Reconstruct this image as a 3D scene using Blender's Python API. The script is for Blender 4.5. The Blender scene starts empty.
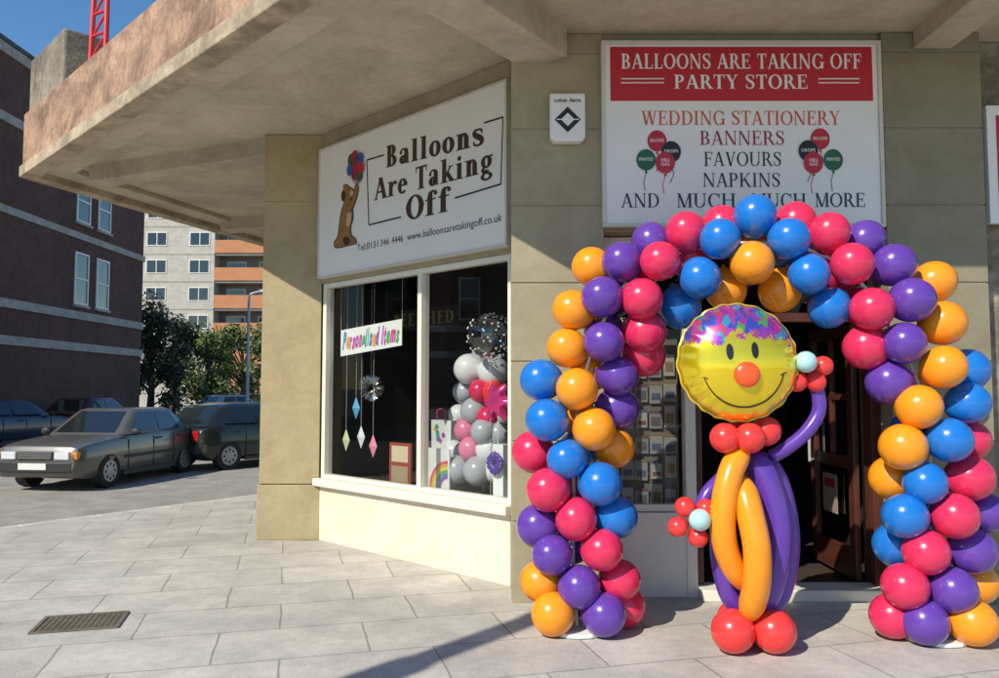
import bpy, bmesh, math, random
from mathutils import Vector, Matrix, Quaternion
random.seed(7)
SC = bpy.context.scene
COL = SC.collection
R = math.radians
# ------------------------------------------------------------------ camera model
F = 790.0; HC = 1.6
TH = math.atan(49 / F); CT, ST = math.cos(TH), math.sin(TH)
def ray(u, v):
    cx = (u - 499.5) / F; cy = (339 - v) / F
    return (cx, CT - cy * ST, ST + cy * CT)
def P(u, v, d):
    a, b, c = ray(u, v); k = d / b
    return Vector((a * k, d, HC + c * k))
def G(u, v, z=0.0):
    a, b, c = ray(u, v); k = (z - HC) / c
    return Vector((a * k, b * k, z))
C0 = Vector((0.088, 6.478)); C1 = Vector((-1.915, 8.45))
LE = (C0 - C1); LLEN = LE.length; LE.normalize()
LN = Vector((-LE.y, LE.x))            # into the building
if LN.y < 0: LN = -LN
LROT = math.atan2(LE.y, LE.x)
def PL(u, v, y=0.0):
    a, b, c = ray(u, v)
    k = (y + C1.x * LN.x + C1.y * LN.y) / (a * LN.x + b * LN.y)
    w = Vector((a * k, b * k)) - C1
    return w.dot(LE), HC + c * k
def LW(x, y, z=0.0):
    p = C1 + LE * x + LN * y
    return Vector((p.x, p.y, z))
# ------------------------------------------------------------------ materials
def nodes(name):
    m = bpy.data.materials.new(name); m.use_nodes = True
    nt = m.node_tree
    return m, nt, nt.nodes['Principled BSDF']
def mat(name, col, rough=0.6, metal=0.0, var=0.12, scale=6.0, bump=0.0, bscale=40.0, coat=0.0, spec=0.5, streak=0.0, mottle=0.0):
    m, nt, b = nodes(name); N = nt.nodes; L = nt.links
    b.inputs['Roughness'].default_value = rough
    b.inputs['Metallic'].default_value = metal
    b.inputs['Coat Weight'].default_value = coat
    b.inputs['Coat Roughness'].default_value = 0.05
    b.inputs['Specular IOR Level'].default_value = spec
    tc = N.new('ShaderNodeTexCoord')
    nz = N.new('ShaderNodeTexNoise'); nz.inputs['Scale'].default_value = scale
    nz.inputs['Detail'].default_value = 6; nz.inputs['Roughness'].default_value = 0.6
    L.new(tc.outputs['Object'], nz.inputs['Vector'])
    rp = N.new('ShaderNodeValToRGB')
    rp.color_ramp.elements[0].position = 0.3; rp.color_ramp.elements[1].position = 0.7
    lo = [c * (1 - var) for c in col]; hi = [min(1, c * (1 + var)) for c in col]
    rp.color_ramp.elements[0].color = (*lo, 1); rp.color_ramp.elements[1].color = (*hi, 1)
    L.new(nz.outputs['Fac'], rp.inputs['Fac'])
    out = rp.outputs['Color']
    def mul(out, scl, amount, p0=.38, p1=.62, dist=0.0):
        mp = N.new('ShaderNodeMapping'); mp.inputs['Scale'].default_value = scl
        L.new(tc.outputs['Object'], mp.inputs['Vector'])
        n2 = N.new('ShaderNodeTexNoise'); n2.inputs['Scale'].default_value = 1.0; n2.inputs['Detail'].default_value = 8; n2.inputs['Roughness'].default_value = .65
        n2.inputs['Distortion'].default_value = dist
        L.new(mp.outputs['Vector'], n2.inputs['Vector'])
        r2 = N.new('ShaderNodeValToRGB'); r2.color_ramp.elements[0].position = p0; r2.color_ramp.elements[1].position = p1
        k = 1 - amount
        r2.color_ramp.elements[0].color = (k, k * 0.98, k * 0.95, 1); r2.color_ramp.elements[1].color = (1, 1, 1, 1)
        L.new(n2.outputs['Fac'], r2.inputs['Fac'])
        mx = N.new('ShaderNodeMixRGB'); mx.blend_type = 'MULTIPLY'; mx.inputs['Fac'].default_value = 1
        L.new(out, mx.inputs['Color1']); L.new(r2.outputs['Color'], mx.inputs['Color2']); return mx.outputs['Color']
    if streak: out = mul(out, (3.5, 3.5, .45), streak, .32, .6, .6)
    if mottle:
        out = mul(out, (1.6, 1.6, 2.2), mottle, .4, .56, .8); out = mul(out, (14, 14, 14), mottle * .6, .4, .6)
    L.new(out, b.inputs['Base Color'])
    if bump:
        n3 = N.new('ShaderNodeTexNoise'); n3.inputs['Scale'].default_value = bscale; n3.inputs['Detail'].default_value = 5
        L.new(tc.outputs['Object'], n3.inputs['Vector'])
        bp = N.new('ShaderNodeBump'); bp.inputs['Strength'].default_value = bump; bp.inputs['Distance'].default_value = 0.02
        L.new(n3.outputs['Fac'], bp.inputs['Height']); L.new(bp.outputs['Normal'], b.inputs['Normal'])
    return m
def brickmat(name, c1, c2, mort, bw, rh, ms, rotz=0.0, rough=0.8, vert=False, stain=0.25, bump=0.4, offset=0.5):
    m, nt, b = nodes(name); N = nt.nodes; L = nt.links
    b.inputs['Roughness'].default_value = rough
    tc = N.new('ShaderNodeTexCoord'); mp = N.new('ShaderNodeMapping')
    mp.inputs['Rotation'].default_value = (0, 0, rotz)
    src = tc.outputs['Object']
    if vert:
        sx = N.new('ShaderNodeSeparateXYZ'); cb = N.new('ShaderNodeCombineXYZ'); ad = N.new('ShaderNodeMath')
        L.new(src, sx.inputs[0]); L.new(sx.outputs[0], ad.inputs[0]); L.new(sx.outputs[1], ad.inputs[1])
        L.new(ad.outputs[0], cb.inputs[0]); L.new(sx.outputs[2], cb.inputs[1]); src = cb.outputs[0]
    wn_ = N.new('ShaderNodeTexNoise'); wn_.inputs['Scale'].default_value = 2.5; L.new(src, wn_.inputs['Vector'])
    vm = N.new('ShaderNodeVectorMath'); vm.operation = 'MULTIPLY_ADD'; vm.inputs[1].default_value = (.03, .03, 0)
    L.new(wn_.outputs['Color'], vm.inputs[0]); L.new(src, vm.inputs[2])
    L.new(vm.outputs[0], mp.inputs['Vector'])
    br = N.new('ShaderNodeTexBrick'); br.offset = offset
    br.inputs['Scale'].default_value = 1.0; br.inputs['Brick Width'].default_value = bw
    br.inputs['Row Height'].default_value = rh; br.inputs['Mortar Size'].default_value = ms
    br.inputs['Mortar Smooth'].default_value = 0.4; br.inputs['Bias'].default_value = 0.0
    br.inputs['Color1'].default_value = (*c1, 1); br.inputs['Color2'].default_value = (*c2, 1); br.inputs['Mortar'].default_value = (*mort, 1)
    L.new(mp.outputs['Vector'], br.inputs['Vector'])
    out = br.outputs['Color']
    for sc_, st in ((0.55, stain), (3.0, stain * .8), (14.0, stain * 0.5), (70.0, stain * 0.8)):
        nz = N.new('ShaderNodeTexNoise'); nz.inputs['Scale'].default_value = sc_; nz.inputs['Detail'].default_value = 6
        L.new(tc.outputs['Object'], nz.inputs['Vector'])
        rp = N.new('ShaderNodeValToRGB'); rp.color_ramp.elements[0].position = 0.35; rp.color_ramp.elements[1].position = 0.62
        rp.color_ramp.elements[0].color = (1 - st, 1 - st, 1 - st * 0.95, 1); rp.color_ramp.elements[1].color = (1, 1, 1, 1)
        L.new(nz.outputs['Fac'], rp.inputs['Fac'])
        mx = N.new('ShaderNodeMixRGB'); mx.blend_type = 'MULTIPLY'; mx.inputs['Fac'].default_value = 1
        L.new(out, mx.inputs['Color1']); L.new(rp.outputs['Color'], mx.inputs['Color2']); out = mx.outputs['Color']
    L.new(out, b.inputs['Base Color'])
    bp = N.new('ShaderNodeBump'); bp.inputs['Strength'].default_value = bump; bp.inputs['Distance'].default_value = 0.01; bp.invert = True
    L.new(br.outputs['Fac'], bp.inputs['Height']); L.new(bp.outputs['Normal'], b.inputs['Normal'])
    return m
def glassmat(name, tint=(0.9, 0.93, 0.92), base=0.06, k=0.75):
    m = bpy.data.materials.new(name); m.use_nodes = True; nt = m.node_tree; N = nt.nodes; L = nt.links
    N.remove(N['Principled BSDF'])
    tr = N.new('ShaderNodeBsdfTransparent'); tr.inputs['Color'].default_value = (*tint, 1)
    gl = N.new('ShaderNodeBsdfGlossy'); gl.inputs['Roughness'].default_value = 0.01
    fr = N.new('ShaderNodeLayerWeight'); fr.inputs['Blend'].default_value = 0.25
    mu = N.new('ShaderNodeMath'); mu.operation = 'MULTIPLY_ADD'; mu.inputs[1].default_value = k; mu.inputs[2].default_value = base
    L.new(fr.outputs['Fresnel'], mu.inputs[0])
    mx = N.new('ShaderNodeMixShader'); L.new(mu.outputs[0], mx.inputs[0]); L.new(tr.outputs[0], mx.inputs[1]); L.new(gl.outputs[0], mx.inputs[2])
    L.new(mx.outputs[0], N['Material Output'].inputs['Surface'])
    return m
M = {}
M['pave'] = brickmat('paving', (.68, .64, .565), (.60, .565, .50), (.38, .355, .30), .92, .62, .008, R(-15), .85, stain=.22, bump=.35, offset=.42)
M['road'] = mat('asphalt', (.36, .34, .305), .9, var=.15, scale=3, bump=.3, bscale=90, mottle=.15)
M['ground'] = mat('far_ground', (.14, .13, .11), .95, var=.3, scale=.4)
M['kerb'] = mat('kerbstone', (.54, .52, .47), .85, var=.2, scale=5, bump=.2)
M['tan'] = mat('tan_paint', (.41, .335, .19), .7, var=.08, scale=3, bump=.15, bscale=60, mottle=.10)
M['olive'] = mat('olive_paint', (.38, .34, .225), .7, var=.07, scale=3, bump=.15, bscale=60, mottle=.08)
M['olive_shade'] = mat('shaded_olive_paint', (.27, .243, .165), .7, var=.07, scale=3, bump=.15, bscale=60, mottle=.10)  # the olive paint again, darkened to carry the shade on the right pier
M['cream'] = mat('cream_paint', (.78, .72, .57), .6, var=.05, scale=3, bump=.1, bscale=50, mottle=.07)
M['creamw'] = mat('cream_trim', (.78, .74, .62), .5, var=.05)
M['soffit'] = mat('soffit_concrete', (.56, .50, .37), .85, var=.14, scale=1.2, bump=.2, bscale=20, mottle=.14)
M['beam'] = mat('beam_concrete', (.53, .475, .355), .85, var=.14, scale=2.2, bump=.2, bscale=20, mottle=.15)
M['pink'] = mat('pink_render', (.49, .31, .215), .9, var=.28, scale=2.2, bump=.4, bscale=25, mottle=.42)
M['lip'] = mat('fascia_lip', (.52, .42, .30), .9, var=.25, scale=3, bump=.25, bscale=30, mottle=.3)
M['greyc'] = mat('grey_concrete', (.32, .28, .22), .9, var=.3, scale=3, bump=.4, bscale=25, mottle=.4)
M['whites'] = mat('sign_white', (.82, .82, .79), .45, var=.03, scale=2)
M['signframe'] = mat('sign_frame', (.62, .60, .53), .5, var=.05)
M['red'] = mat('sign_red', (.50, .018, .035), .45, var=.03)
M['brown'] = mat('letter_brown', (.055, .03, .018), .5, var=.05)
M['black'] = mat('black_paint', (.012, .012, .013), .45, var=.05)
M['orangered'] = mat('letter_orange_red', (.62, .09, .02), .5, var=.03)
M['maroon'] = mat('letter_maroon', (.33, .02, .05), .5, var=.03)
M['dgreen'] = mat('letter_green', (.012, .04, .025), .5, var=.03)
M['navy'] = mat('letter_navy', (.015, .018, .05), .5, var=.03)
M['bgreen'] = mat('print_green', (.02, .12, .06), .5, var=.03)
M['bblue'] = mat('print_blue', (.02, .10, .38), .5, var=.03)
M['bear'] = mat('print_tan', (.30, .15, .05), .5, var=.3, scale=30)
M['bear2'] = mat('print_dark_tan', (.05, .022, .01), .5, var=.15, scale=30)
M['bear3'] = mat('print_pale_tan', (.58, .40, .20), .5, var=.1, scale=30)
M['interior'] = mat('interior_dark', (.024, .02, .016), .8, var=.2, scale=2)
M['ifloor'] = mat('interior_floor', (.06, .045, .035), .5, var=.2, scale=4)
M['wood'] = mat('door_wood', (.085, .026, .016), .45, var=.25, scale=8, coat=.15)
M['wframe'] = mat('white_frame', (.72, .70, .62), .4, var=.04)
M['glass'] = glassmat('shop_glass', (.84, .87, .86), base=.02, k=.30)
M['bubble'] = glassmat('clear_vinyl', (.88, .90, .92), base=.16, k=.9)
M['metal'] = mat('grey_metal', (.42, .42, .41), .5, .15, var=.08)
M['iron'] = mat('cast_iron', (.17, .14, .105), .8, .1, var=.3, scale=12, bump=.2)
M['redmetal'] = mat('red_metal', (.55, .03, .035), .5, .1, var=.1)
def latex(n, c, r=.25): return mat(n, c, r, 0.0, var=.06, scale=4, coat=.25, spec=.5)
LX = {'O': latex('latex_orange', (.90, .31, .012)), 'B': latex('latex_blue', (.012, .17, .58)), 'P': latex('latex_purple', (.12, .045, .34)), 'R': latex('latex_crimson', (.70, .028, .10)), 'C': latex('latex_coral_red', (.80, .045, .04)), 'A': latex('latex_aqua', (.42, .68, .70)), 'V': latex('latex_violet', (.11, .04, .34)), 'W': latex('latex_white', (.75, .75, .76)), 'S': latex('latex_silver', (.42, .43, .46)), 'K': latex('latex_pink', (.75, .22, .36)), 'N': latex('latex_orange_red', (.85, .10, .02))}
# ------------------------------------------------------------------ mesh helpers
def mtx(o):
    return Matrix.Translation(o.location) @ Matrix.Rotation(o.rotation_euler.z, 4, 'Z')
def catmull(pts, n):
    pts = [Vector(p) for p in pts]; out = []
    ext = [pts[0] * 2 - pts[1]] + pts + [pts[-1] * 2 - pts[-2]]
    for i in range(1, len(ext) - 2):
        p0, p1, p2, p3 = ext[i - 1:i + 3]
        for k in range(n):
            t = k / n
            out.append(.5 * ((2 * p1) + (p2 - p0) * t + (2 * p0 - 5 * p1 + 4 * p2 - p3) * t * t + (3 * p1 - p0 - 3 * p2 + p3) * t ** 3))
    out.append(pts[-1]); return out
class MB:
    def __init__(s): s.v = []; s.f = []
    def add(s, vs, fs):
        o = len(s.v); s.v += [Vector(p) for p in vs]; s.f += [[o + i for i in f] for f in fs]; return s
    def box(s, x0, x1, y0, y1, z0, z1):
        return s.add([(x0, y0, z0), (x1, y0, z0), (x1, y1, z0), (x0, y1, z0), (x0, y0, z1), (x1, y0, z1), (x1, y1, z1), (x0, y1, z1)],
                     [(0, 3, 2, 1), (4, 5, 6, 7), (0, 1, 5, 4), (1, 2, 6, 5), (2, 3, 7, 6), (3, 0, 4, 7)])
    def prism(s, poly, z0, z1):
        n = len(poly)
        return s.add([(p[0], p[1], z0) for p in poly] + [(p[0], p[1], z1) for p in poly],
                     [list(range(n))[::-1], list(range(n, 2 * n))] + [(i, (i + 1) % n, n + (i + 1) % n, n + i) for i in range(n)])
    def slab(s, poly, y0, y1):      # polygon in x,z pushed along y
        n = len(poly)
        return s.add([(p[0], y0, p[1]) for p in poly] + [(p[0], y1, p[1]) for p in poly],
                     [list(range(n)), list(range(n, 2 * n))[::-1]] + [(i, n + i, n + (i + 1) % n, (i + 1) % n) for i in range(n)])
    def bar(s, a, b, w, h=None):
        a = Vector(a); b = Vector(b); h = h or w; d = (b - a).normalized()
        up = Vector((0, 0, 1)) if abs(d.z) < .95 else Vector((0, 1, 0))
        x = d.cross(up).normalized() * w / 2; y = x.cross(d).normalized() * h / 2
        vs = [a - x - y, a + x - y, a + x + y, a - x + y, b - x - y, b + x - y, b + x + y, b - x + y]
        return s.add(vs, [(0, 3, 2, 1), (4, 5, 6, 7), (0, 1, 5, 4), (1, 2, 6, 5), (2, 3, 7, 6), (3, 0, 4, 7)])
    def poly(s, pts): return s.add(pts, [list(range(len(pts)))])
    def disc(s, x, z, rx, rz, y, n=24, rot=0, t=.002):
        ps = []
        for i in range(n):
            a = 2 * math.pi * i / n; px, pz = rx * math.cos(a), rz * math.sin(a)
            ps.append((x + px * math.cos(rot) - pz * math.sin(rot), z + px * math.sin(rot) + pz * math.cos(rot)))
        return s.slab(ps, y - t, y)
    def tube(s, pts, rad, n=10):
        pts = [Vector(p) for p in pts]
        if not hasattr(rad, '__len__'): rad = [rad] * len(pts)
        t0 = (pts[1] - pts[0]).normalized(); up = Vector((0, 1, 0)) if abs(t0.y) < .9 else Vector((1, 0, 0))
        nx = t0.cross(up).normalized(); vs = []
        for i, p in enumerate(pts):
            t = (pts[min(i + 1, len(pts) - 1)] - pts[max(i - 1, 0)]).normalized()
            nx = (nx - t * nx.dot(t)).normalized(); ny = t.cross(nx)
            for k in range(n):
                a = 2 * math.pi * k / n; vs.append(p + (nx * math.cos(a) + ny * math.sin(a)) * rad[i])
        fs = [(i * n + k, i * n + (k + 1) % n, (i + 1) * n + (k + 1) % n, (i + 1) * n + k) for i in range(len(pts) - 1) for k in range(n)]
        fs += [list(range(n))[::-1], list(range((len(pts) - 1) * n, len(pts) * n))]
        return s.add(vs, fs)
    def ball(s, c, r, n=20, m=12, sc=(1, 1, 1)):
        c = Vector(c); vs = [c + Vector((0, 0, r * sc[2]))]
        for i in range(1, m):
            a = math.pi * i / m
            for k in range(n):
                b = 2 * math.pi * k / n
                vs.append(c + Vector((r * sc[0] * math.sin(a) * math.cos(b), r * sc[1] * math.sin(a) * math.sin(b), r * sc[2] * math.cos(a))))
        vs.append(c - Vector((0, 0, r * sc[2]))); e = len(vs) - 1
        fs = [(0, 1 + k, 1 + (k + 1) % n) for k in range(n)]
        for i in range(m - 2):
            for k in range(n):
                fs.append((1 + i * n + k, 1 + (i + 1) * n + k, 1 + (i + 1) * n + (k + 1) % n, 1 + i * n + (k + 1) % n))
        fs += [(e, 1 + (m - 2) * n + (k + 1) % n, 1 + (m - 2) * n + k) for k in range(n)]
        return s.add(vs, fs)
    def mesh(s, name, m, smooth=False, inv=None, recalc=True, ang=.7):
        me = bpy.data.meshes.new(name)
        vs = [inv @ v for v in s.v] if inv else s.v
        me.from_pydata([tuple(v) for v in vs], [], s.f)
        bm = bmesh.new(); bm.from_mesh(me)
        if recalc: bmesh.ops.recalc_face_normals(bm, faces=bm.faces)
        if smooth:
            for f in bm.faces: f.smooth = True
            for e in bm.edges:
                if len(e.link_faces) == 2 and e.calc_face_angle(0) > ang: e.smooth = False
        bm.to_mesh(me); bm.free()
        if m: me.materials.append(m)
        return me
    def build(s, name, m, parent=None, world=False, smooth=False, bevel=0, recalc=True, ang=.7):
        inv = mtx(parent).inverted() if (world and parent) else None
        o = bpy.data.objects.new(name, s.mesh(name, m, smooth, inv, recalc, ang)); COL.objects.link(o)
        if parent: o.parent = parent
        if bevel:
            b = o.modifiers.new('edge', 'BEVEL'); b.width = bevel; b.segments = 2; b.limit_method = 'ANGLE'; b.angle_limit = R(40)
        return o
def tag(o, label=None, cat=None, group=None, kind=None):
    if label: o['label'] = label
    if cat: o['category'] = cat
    if group: o['group'] = group
    if kind: o['kind'] = kind
    return o
def thing(name, label, cat, loc=(0, 0, 0), rz=0.0, group=None):
    o = bpy.data.objects.new(name, None); COL.objects.link(o); o.empty_display_size = .1
    o.location = loc; o.rotation_euler = (0, 0, rz)
    return tag(o, label, cat, group)
# ------------------------------------------------------------------ lettering
def rib(pts, ws, n=7):
    c = catmull([(p[0], p[1], 0) for p in pts], n); L = len(c) - 1; out = []; sd = []
    m = len(ws) - 1
    for i, p in enumerate(c):
        t = (c[min(i + 1, L)] - c[max(i - 1, 0)]).normalized(); f_ = i / L * m; j = min(int(f_), m - 1); w = ws[j] + (ws[j + 1] - ws[j]) * (f_ - j)
        nn = Vector((-t.y, t.x, 0)) * w / 2; sd.append((p - nn, p + nn))
    for a, b in zip(sd, sd[1:]): out.append([(a[0].x, a[0].y), (b[0].x, b[0].y), (b[1].x, b[1].y), (a[1].x, a[1].y)])
    return out
def arcq(cx, cy, rx, ry, a0, a1, T, t, n=26):
    out = []; ps = []
    for i in range(n + 1):
        a = R(a0 + (a1 - a0) * i / n); c, s = math.cos(a), math.sin(a)
        ps.append(((cx + rx * c, cy + ry * s), (cx + (rx - T) * c, cy + (ry - t) * s)))
    for p, q in zip(ps, ps[1:]): out.append([p[0], q[0], q[1], p[1]])
    return out
def glyph(ch, T, t):
    st = .05; o = .075
    def rc(x0, x1, y0, y1): return [(x0, y0), (x1, y0), (x1, y1), (x0, y1)]
    def stem(x, y0=0., y1=1., w=None, b=True, tp=True):
        w = w or T; r = [rc(x - w / 2, x + w / 2, y0, y1)]
        if b: r.append(rc(x - w / 2 - o, x + w / 2 + o, y0, y0 + st))
        if tp: r.append(rc(x - w / 2 - o, x + w / 2 + o, y1 - st, y1))
        return r
    def lstem(x, y1, b=True):
        r = [rc(x - T / 2, x + T / 2, 0, y1), [(x - T / 2 - .08, y1 - st), (x, y1 - st), (x, y1), (x - T / 2 - .08, y1)]]
        if b: r.append(rc(x - T / 2 - o, x + T / 2 + o, 0, st))
        return r
    def dg(x0, y0, x1, y1, w): return [[(x0 - w / 2, y0), (x0 + w / 2, y0), (x1 + w / 2, y1), (x1 - w / 2, y1)]]
    def sr(x, y, w): return [rc(x - w / 2 - o, x + w / 2 + o, y, y + st)]
    def hb(x0, x1, y, w=None): w = w or t; return [rc(x0, x1, y, y + w)]
    def dot(x, y, r): return [[(x + r * math.cos(k * .628), y + r * math.sin(k * .628)) for k in range(10)]]
    def tm(x, y0, y1, w=.05): return [rc(x - w, x, y0, y1)]
    X = T / 2 + .10
    if ch == ' ': return [], .34
    if ch == 'A': return dg(.11, 0, .39, 1, t * 1.2) + dg(.68, 0, .40, 1, T * 1.05) + hb(.20, .58, .30) + sr(.11, 0, t) + sr(.68, 0, T), .82
    if ch == 'B': return stem(X) + hb(X, .34, 1 - t) + hb(X, .34, .5 - t / 2) + hb(X, .34, 0) + arcq(.34, .745, .24, .255, -90, 90, T, t) + arcq(.34, .262, .30, .262, -90, 90, T, t), .72
    if ch == 'C': return arcq(.43, .5, .39, .515, 42, 318, T, t) + tm(.75, .66, .98) + tm(.74, .10, .22, .03), .82
    if ch == 'D': return stem(X) + hb(X, .36, 1 - t) + hb(X, .36, 0) + arcq(.36, .5, .42, .5, -90, 90, T, t), .85
    if ch == 'E': return stem(X) + hb(X, .60, 1 - t) + hb(X, .48, .5) + hb(X, .63, 0) + tm(.61, .76, 1) + tm(.49, .39, .66) + tm(.64, 0, .26), .70
    if ch == 'F': return stem(X) + hb(X, .60, 1 - t) + hb(X, .48, .5) + tm(.61, .74, 1) + tm(.49, .39, .66), .64
    if ch == 'G': return arcq(.43, .5, .39, .515, 42, 325, T, t) + tm(.75, .66, .98) + stem(.72, .02, .44, b=False), .88
    if ch == 'H': return stem(X) + stem(.56 + X) + hb(X, .56 + X, .5), .66 + 2 * X - .0
    if ch == 'I': return stem(X), 2 * X + .04
    if ch == 'K': return stem(X) + dg(X + .06, .38, .66, 1, t * 1.2) + dg(.72, 0, .34, .62, T * 1.05) + sr(.66, 1 - st, t) + sr(.72, 0, T), .86
    if ch == 'L': return stem(X) + hb(X, .60, 0) + tm(.61, 0, .28), .66
    if ch == 'M': return stem(.14, w=t) + dg(.16, 1, .48, 0, T) + dg(.80, 1, .50, 0, t) + stem(.83), 1.0
    if ch == 'N': return stem(.14, w=t, b=True) + dg(.15, 1, .70, 0, T * 1.05) + stem(.72, w=t, b=False), .88
    if ch == 'O': return arcq(.43, .5, .41, .515, 0, 360, T, t, 36), .87
    if ch == 'P': return stem(X) + hb(X, .34, 1 - t) + hb(X, .34, .46) + arcq(.34, .73, .27, .27, -90, 90, T, t), .68
    if ch == 'R': return stem(X) + hb(X, .34, 1 - t) + hb(X, .34, .46) + arcq(.34, .73, .26, .27, -90, 90, T, t) + dg(.70, 0, .40, .49, T * 1.05) + sr(.70, 0, T * .8), .80
    if ch in 'Ss':
        k, w = (1, 1) if ch == 'S' else (.68, .86)
        pt = [(.50, .80), (.44, .94), (.29, .975), (.13, .90), (.11, .74), (.25, .58), (.41, .45), (.50, .28), (.44, .09), (.27, .025), (.12, .10), (.08, .24)]
        return rib([(x * w, y * k) for x, y in pt], [t, t, t, T * .7, T, T * 1.1, T, T * .7, t, t, t]) + tm(.53 * w, .68 * k, .98 * k, .04) + tm(.105 * w, .02 * k, .32 * k, .04), (.62 if k == 1 else .55)
    if ch == 'T': return stem(.36, tp=False) + hb(.04, .68, 1 - t) + tm(.09, .74, 1) + tm(.68, .74, 1), .72
    if ch == 'U': return stem(X, .30, 1, b=False) + stem(.70, .30, 1, w=t, b=False) + arcq((X + .70 - T / 2 + t / 2) / 2, .31, (.70 - X + T / 2 + t / 2) / 2, .325, 180, 360, T * .8, t), .86
    if ch == 'V': return dg(.41, 0, .15, 1, T * 1.05) + dg(.41, 0, .66, 1, t) + sr(.15, 1 - st, T) + sr(.66, 1 - st, t), .80
    if ch == 'W': return dg(.35, 0, .13, 1, T) + dg(.36, 0, .55, 1, t) + dg(.77, 0, .55, 1, T) + dg(.78, 0, .98, 1, t) + sr(.13, 1 - st, T) + sr(.98, 1 - st, t) + sr(.55, 1 - st, T), 1.12
    if ch == 'Y': return dg(.39, .44, .14, 1, T * 1.05) + dg(.40, .44, .64, 1, t) + stem(.40, 0, .46, tp=False) + sr(.14, 1 - st, T) + sr(.64, 1 - st, t), .78
    if ch == ',': return dot(.11, .07, .075) + rib([(.16, .07), (.15, -.06), (.07, -.16)], [.06, .05, .02]), .28
    if ch == 'a': return rib([(.10, .50), (.17, .63), (.30, .66), (.41, .57), (.42, .40)], [t * 1.6, t, t, T, T]) + [rc(.43 - T / 2, .43 + T / 2, .06, .46)] + arcq(.26, .19, .22, .20, 0, 360, T * .95, t) + hb(.40, .60, .0, st) + dot(.13, .50, .07), .64
    if ch == 'l': return lstem(X, 1), 2 * X + .03
    if ch == 'o': return arcq(.31, .33, .30, .35, 0, 360, T, t, 30), .64
    if ch == 'n': return lstem(X, .67) + arcq(.36 + X / 2 - .09, .40, .24, .28, 0, 150, T, t) + [rc(.60 - T + X / 2 - .09, .60 + X / 2 - .09, 0, .42)] + sr(.60 - T / 2 + X / 2 - .09, 0, T), .76
    if ch == 'r': return lstem(X, .67) + rib([(X + T / 2 - .02, .42), (X + T / 2 + .07, .59), (X + T / 2 + .2, .63)], [t, t * 1.2, t * 1.6]) + dot(X + T / 2 + .19, .57, .085), .60
    if ch == 'e': return arcq(.30, .33, .29, .35, 0, 318, T, t) + hb(.06, .585, .33), .62
    if ch == 'k': return lstem(X, 1) + dg(X + .05, .24, .56, .66, t * 1.2) + dg(.64, 0, .34, .42, T * 1.05) + sr(.56, .66 - st, t) + sr(.64, 0, T), .76
    if ch == 'i': return lstem(X, .67) + dot(X, .86, .10), 2 * X + .03
    if ch == 'g': return arcq(.28, .42, .26, .26, 0, 360, T * .9, t) + arcq(.29, -.16, .28, .17, 0, 360, T * .7, t) + rib([(.16, .20), (.10, .10), (.20, .03), (.40, .0)], [t, T * .6, T * .8, T * .7]) + hb(.44, .60, .60, .06), .62
    if ch == 'f': return [rc(X - T / 2, X + T / 2, 0, .78)] + sr(X, 0, T) + hb(.0, X + T / 2 + .14, .62, .055) + rib([(X, .72), (X + .03, .90), (X + .16, .97), (X + .27, .93)], [T, T * .8, t, t]) + dot(X + .25, .87, .085), 2 * X + .12
    return [], .3
def serif_words(body, w, h, T, t, gap=.03):
    words = [[[], [], []]]; x = 0; allx = []
    for ch in body:
        pl, adv = glyph(ch, T, t)
        if ch == ' ': words.append([[], [], []])
        for k, p in enumerate(pl):
            W_ = words[-1]; o = len(W_[0]); W_[0] += [Vector((x + a, b)) for a, b in p]; W_[2] += [k * 2.5e-5] * len(p); W_[1].append(list(range(o, o + len(p)))); allx += [x + a for a, b in p]
        x += adv + gap
    x0, x1 = min(allx), max(allx)
    return [([Vector(((v.x - (x0 + x1) / 2) * w / (x1 - x0), (v.y - .5) * h)) for v in a], b, c) for a, b, c in words if a]
def sans_mb(body, w, h, bold=.0, shear=0.0):
    cu = bpy.data.curves.new('t', 'FONT'); cu.body = body; cu.size = 1; cu.offset = bold; cu.resolution_u = 3; cu.shear = shear
    ob = bpy.data.objects.new('t', cu); COL.objects.link(ob)
    bpy.context.view_layer.update()
    me = bpy.data.meshes.new_from_object(ob.evaluated_get(bpy.context.evaluated_depsgraph_get()))
    bpy.data.objects.remove(ob); bpy.data.curves.remove(cu)
    vs = [Vector((v.co.x, v.co.y)) for v in me.vertices]; fs = [list(p.vertices) for p in me.polygons]
    bpy.data.meshes.remove(me)
    xs = [v.x for v in vs]; ys = [v.y for v in vs]
    x0, x1 = min(xs), max(xs); y1 = max(ys)
    sx = w / (x1 - x0); sy = h / y1
    return [Vector(((v.x - (x0 + x1) / 2) * sx, (v.y - y1 / 2) * sy)) for v in vs], fs, [0] * len(vs)
def text(body, m, parent, cx, cz, y, w, h, T=.15, t=.055, serif=True, bold=.0, name='lettering', slope=0.0, shear=0.0):
    o = None
    for vs, fs, dp in (serif_words(body, w, h, T, t) if serif else [sans_mb(body, w, h, bold, shear)]):
        mb = MB(); mb.add([(cx + v.x, y - d, cz + v.y + slope * v.x) for v, d in zip(vs, dp)], fs)
        o = mb.build(name, m, parent, recalc=False)
    return o
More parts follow.
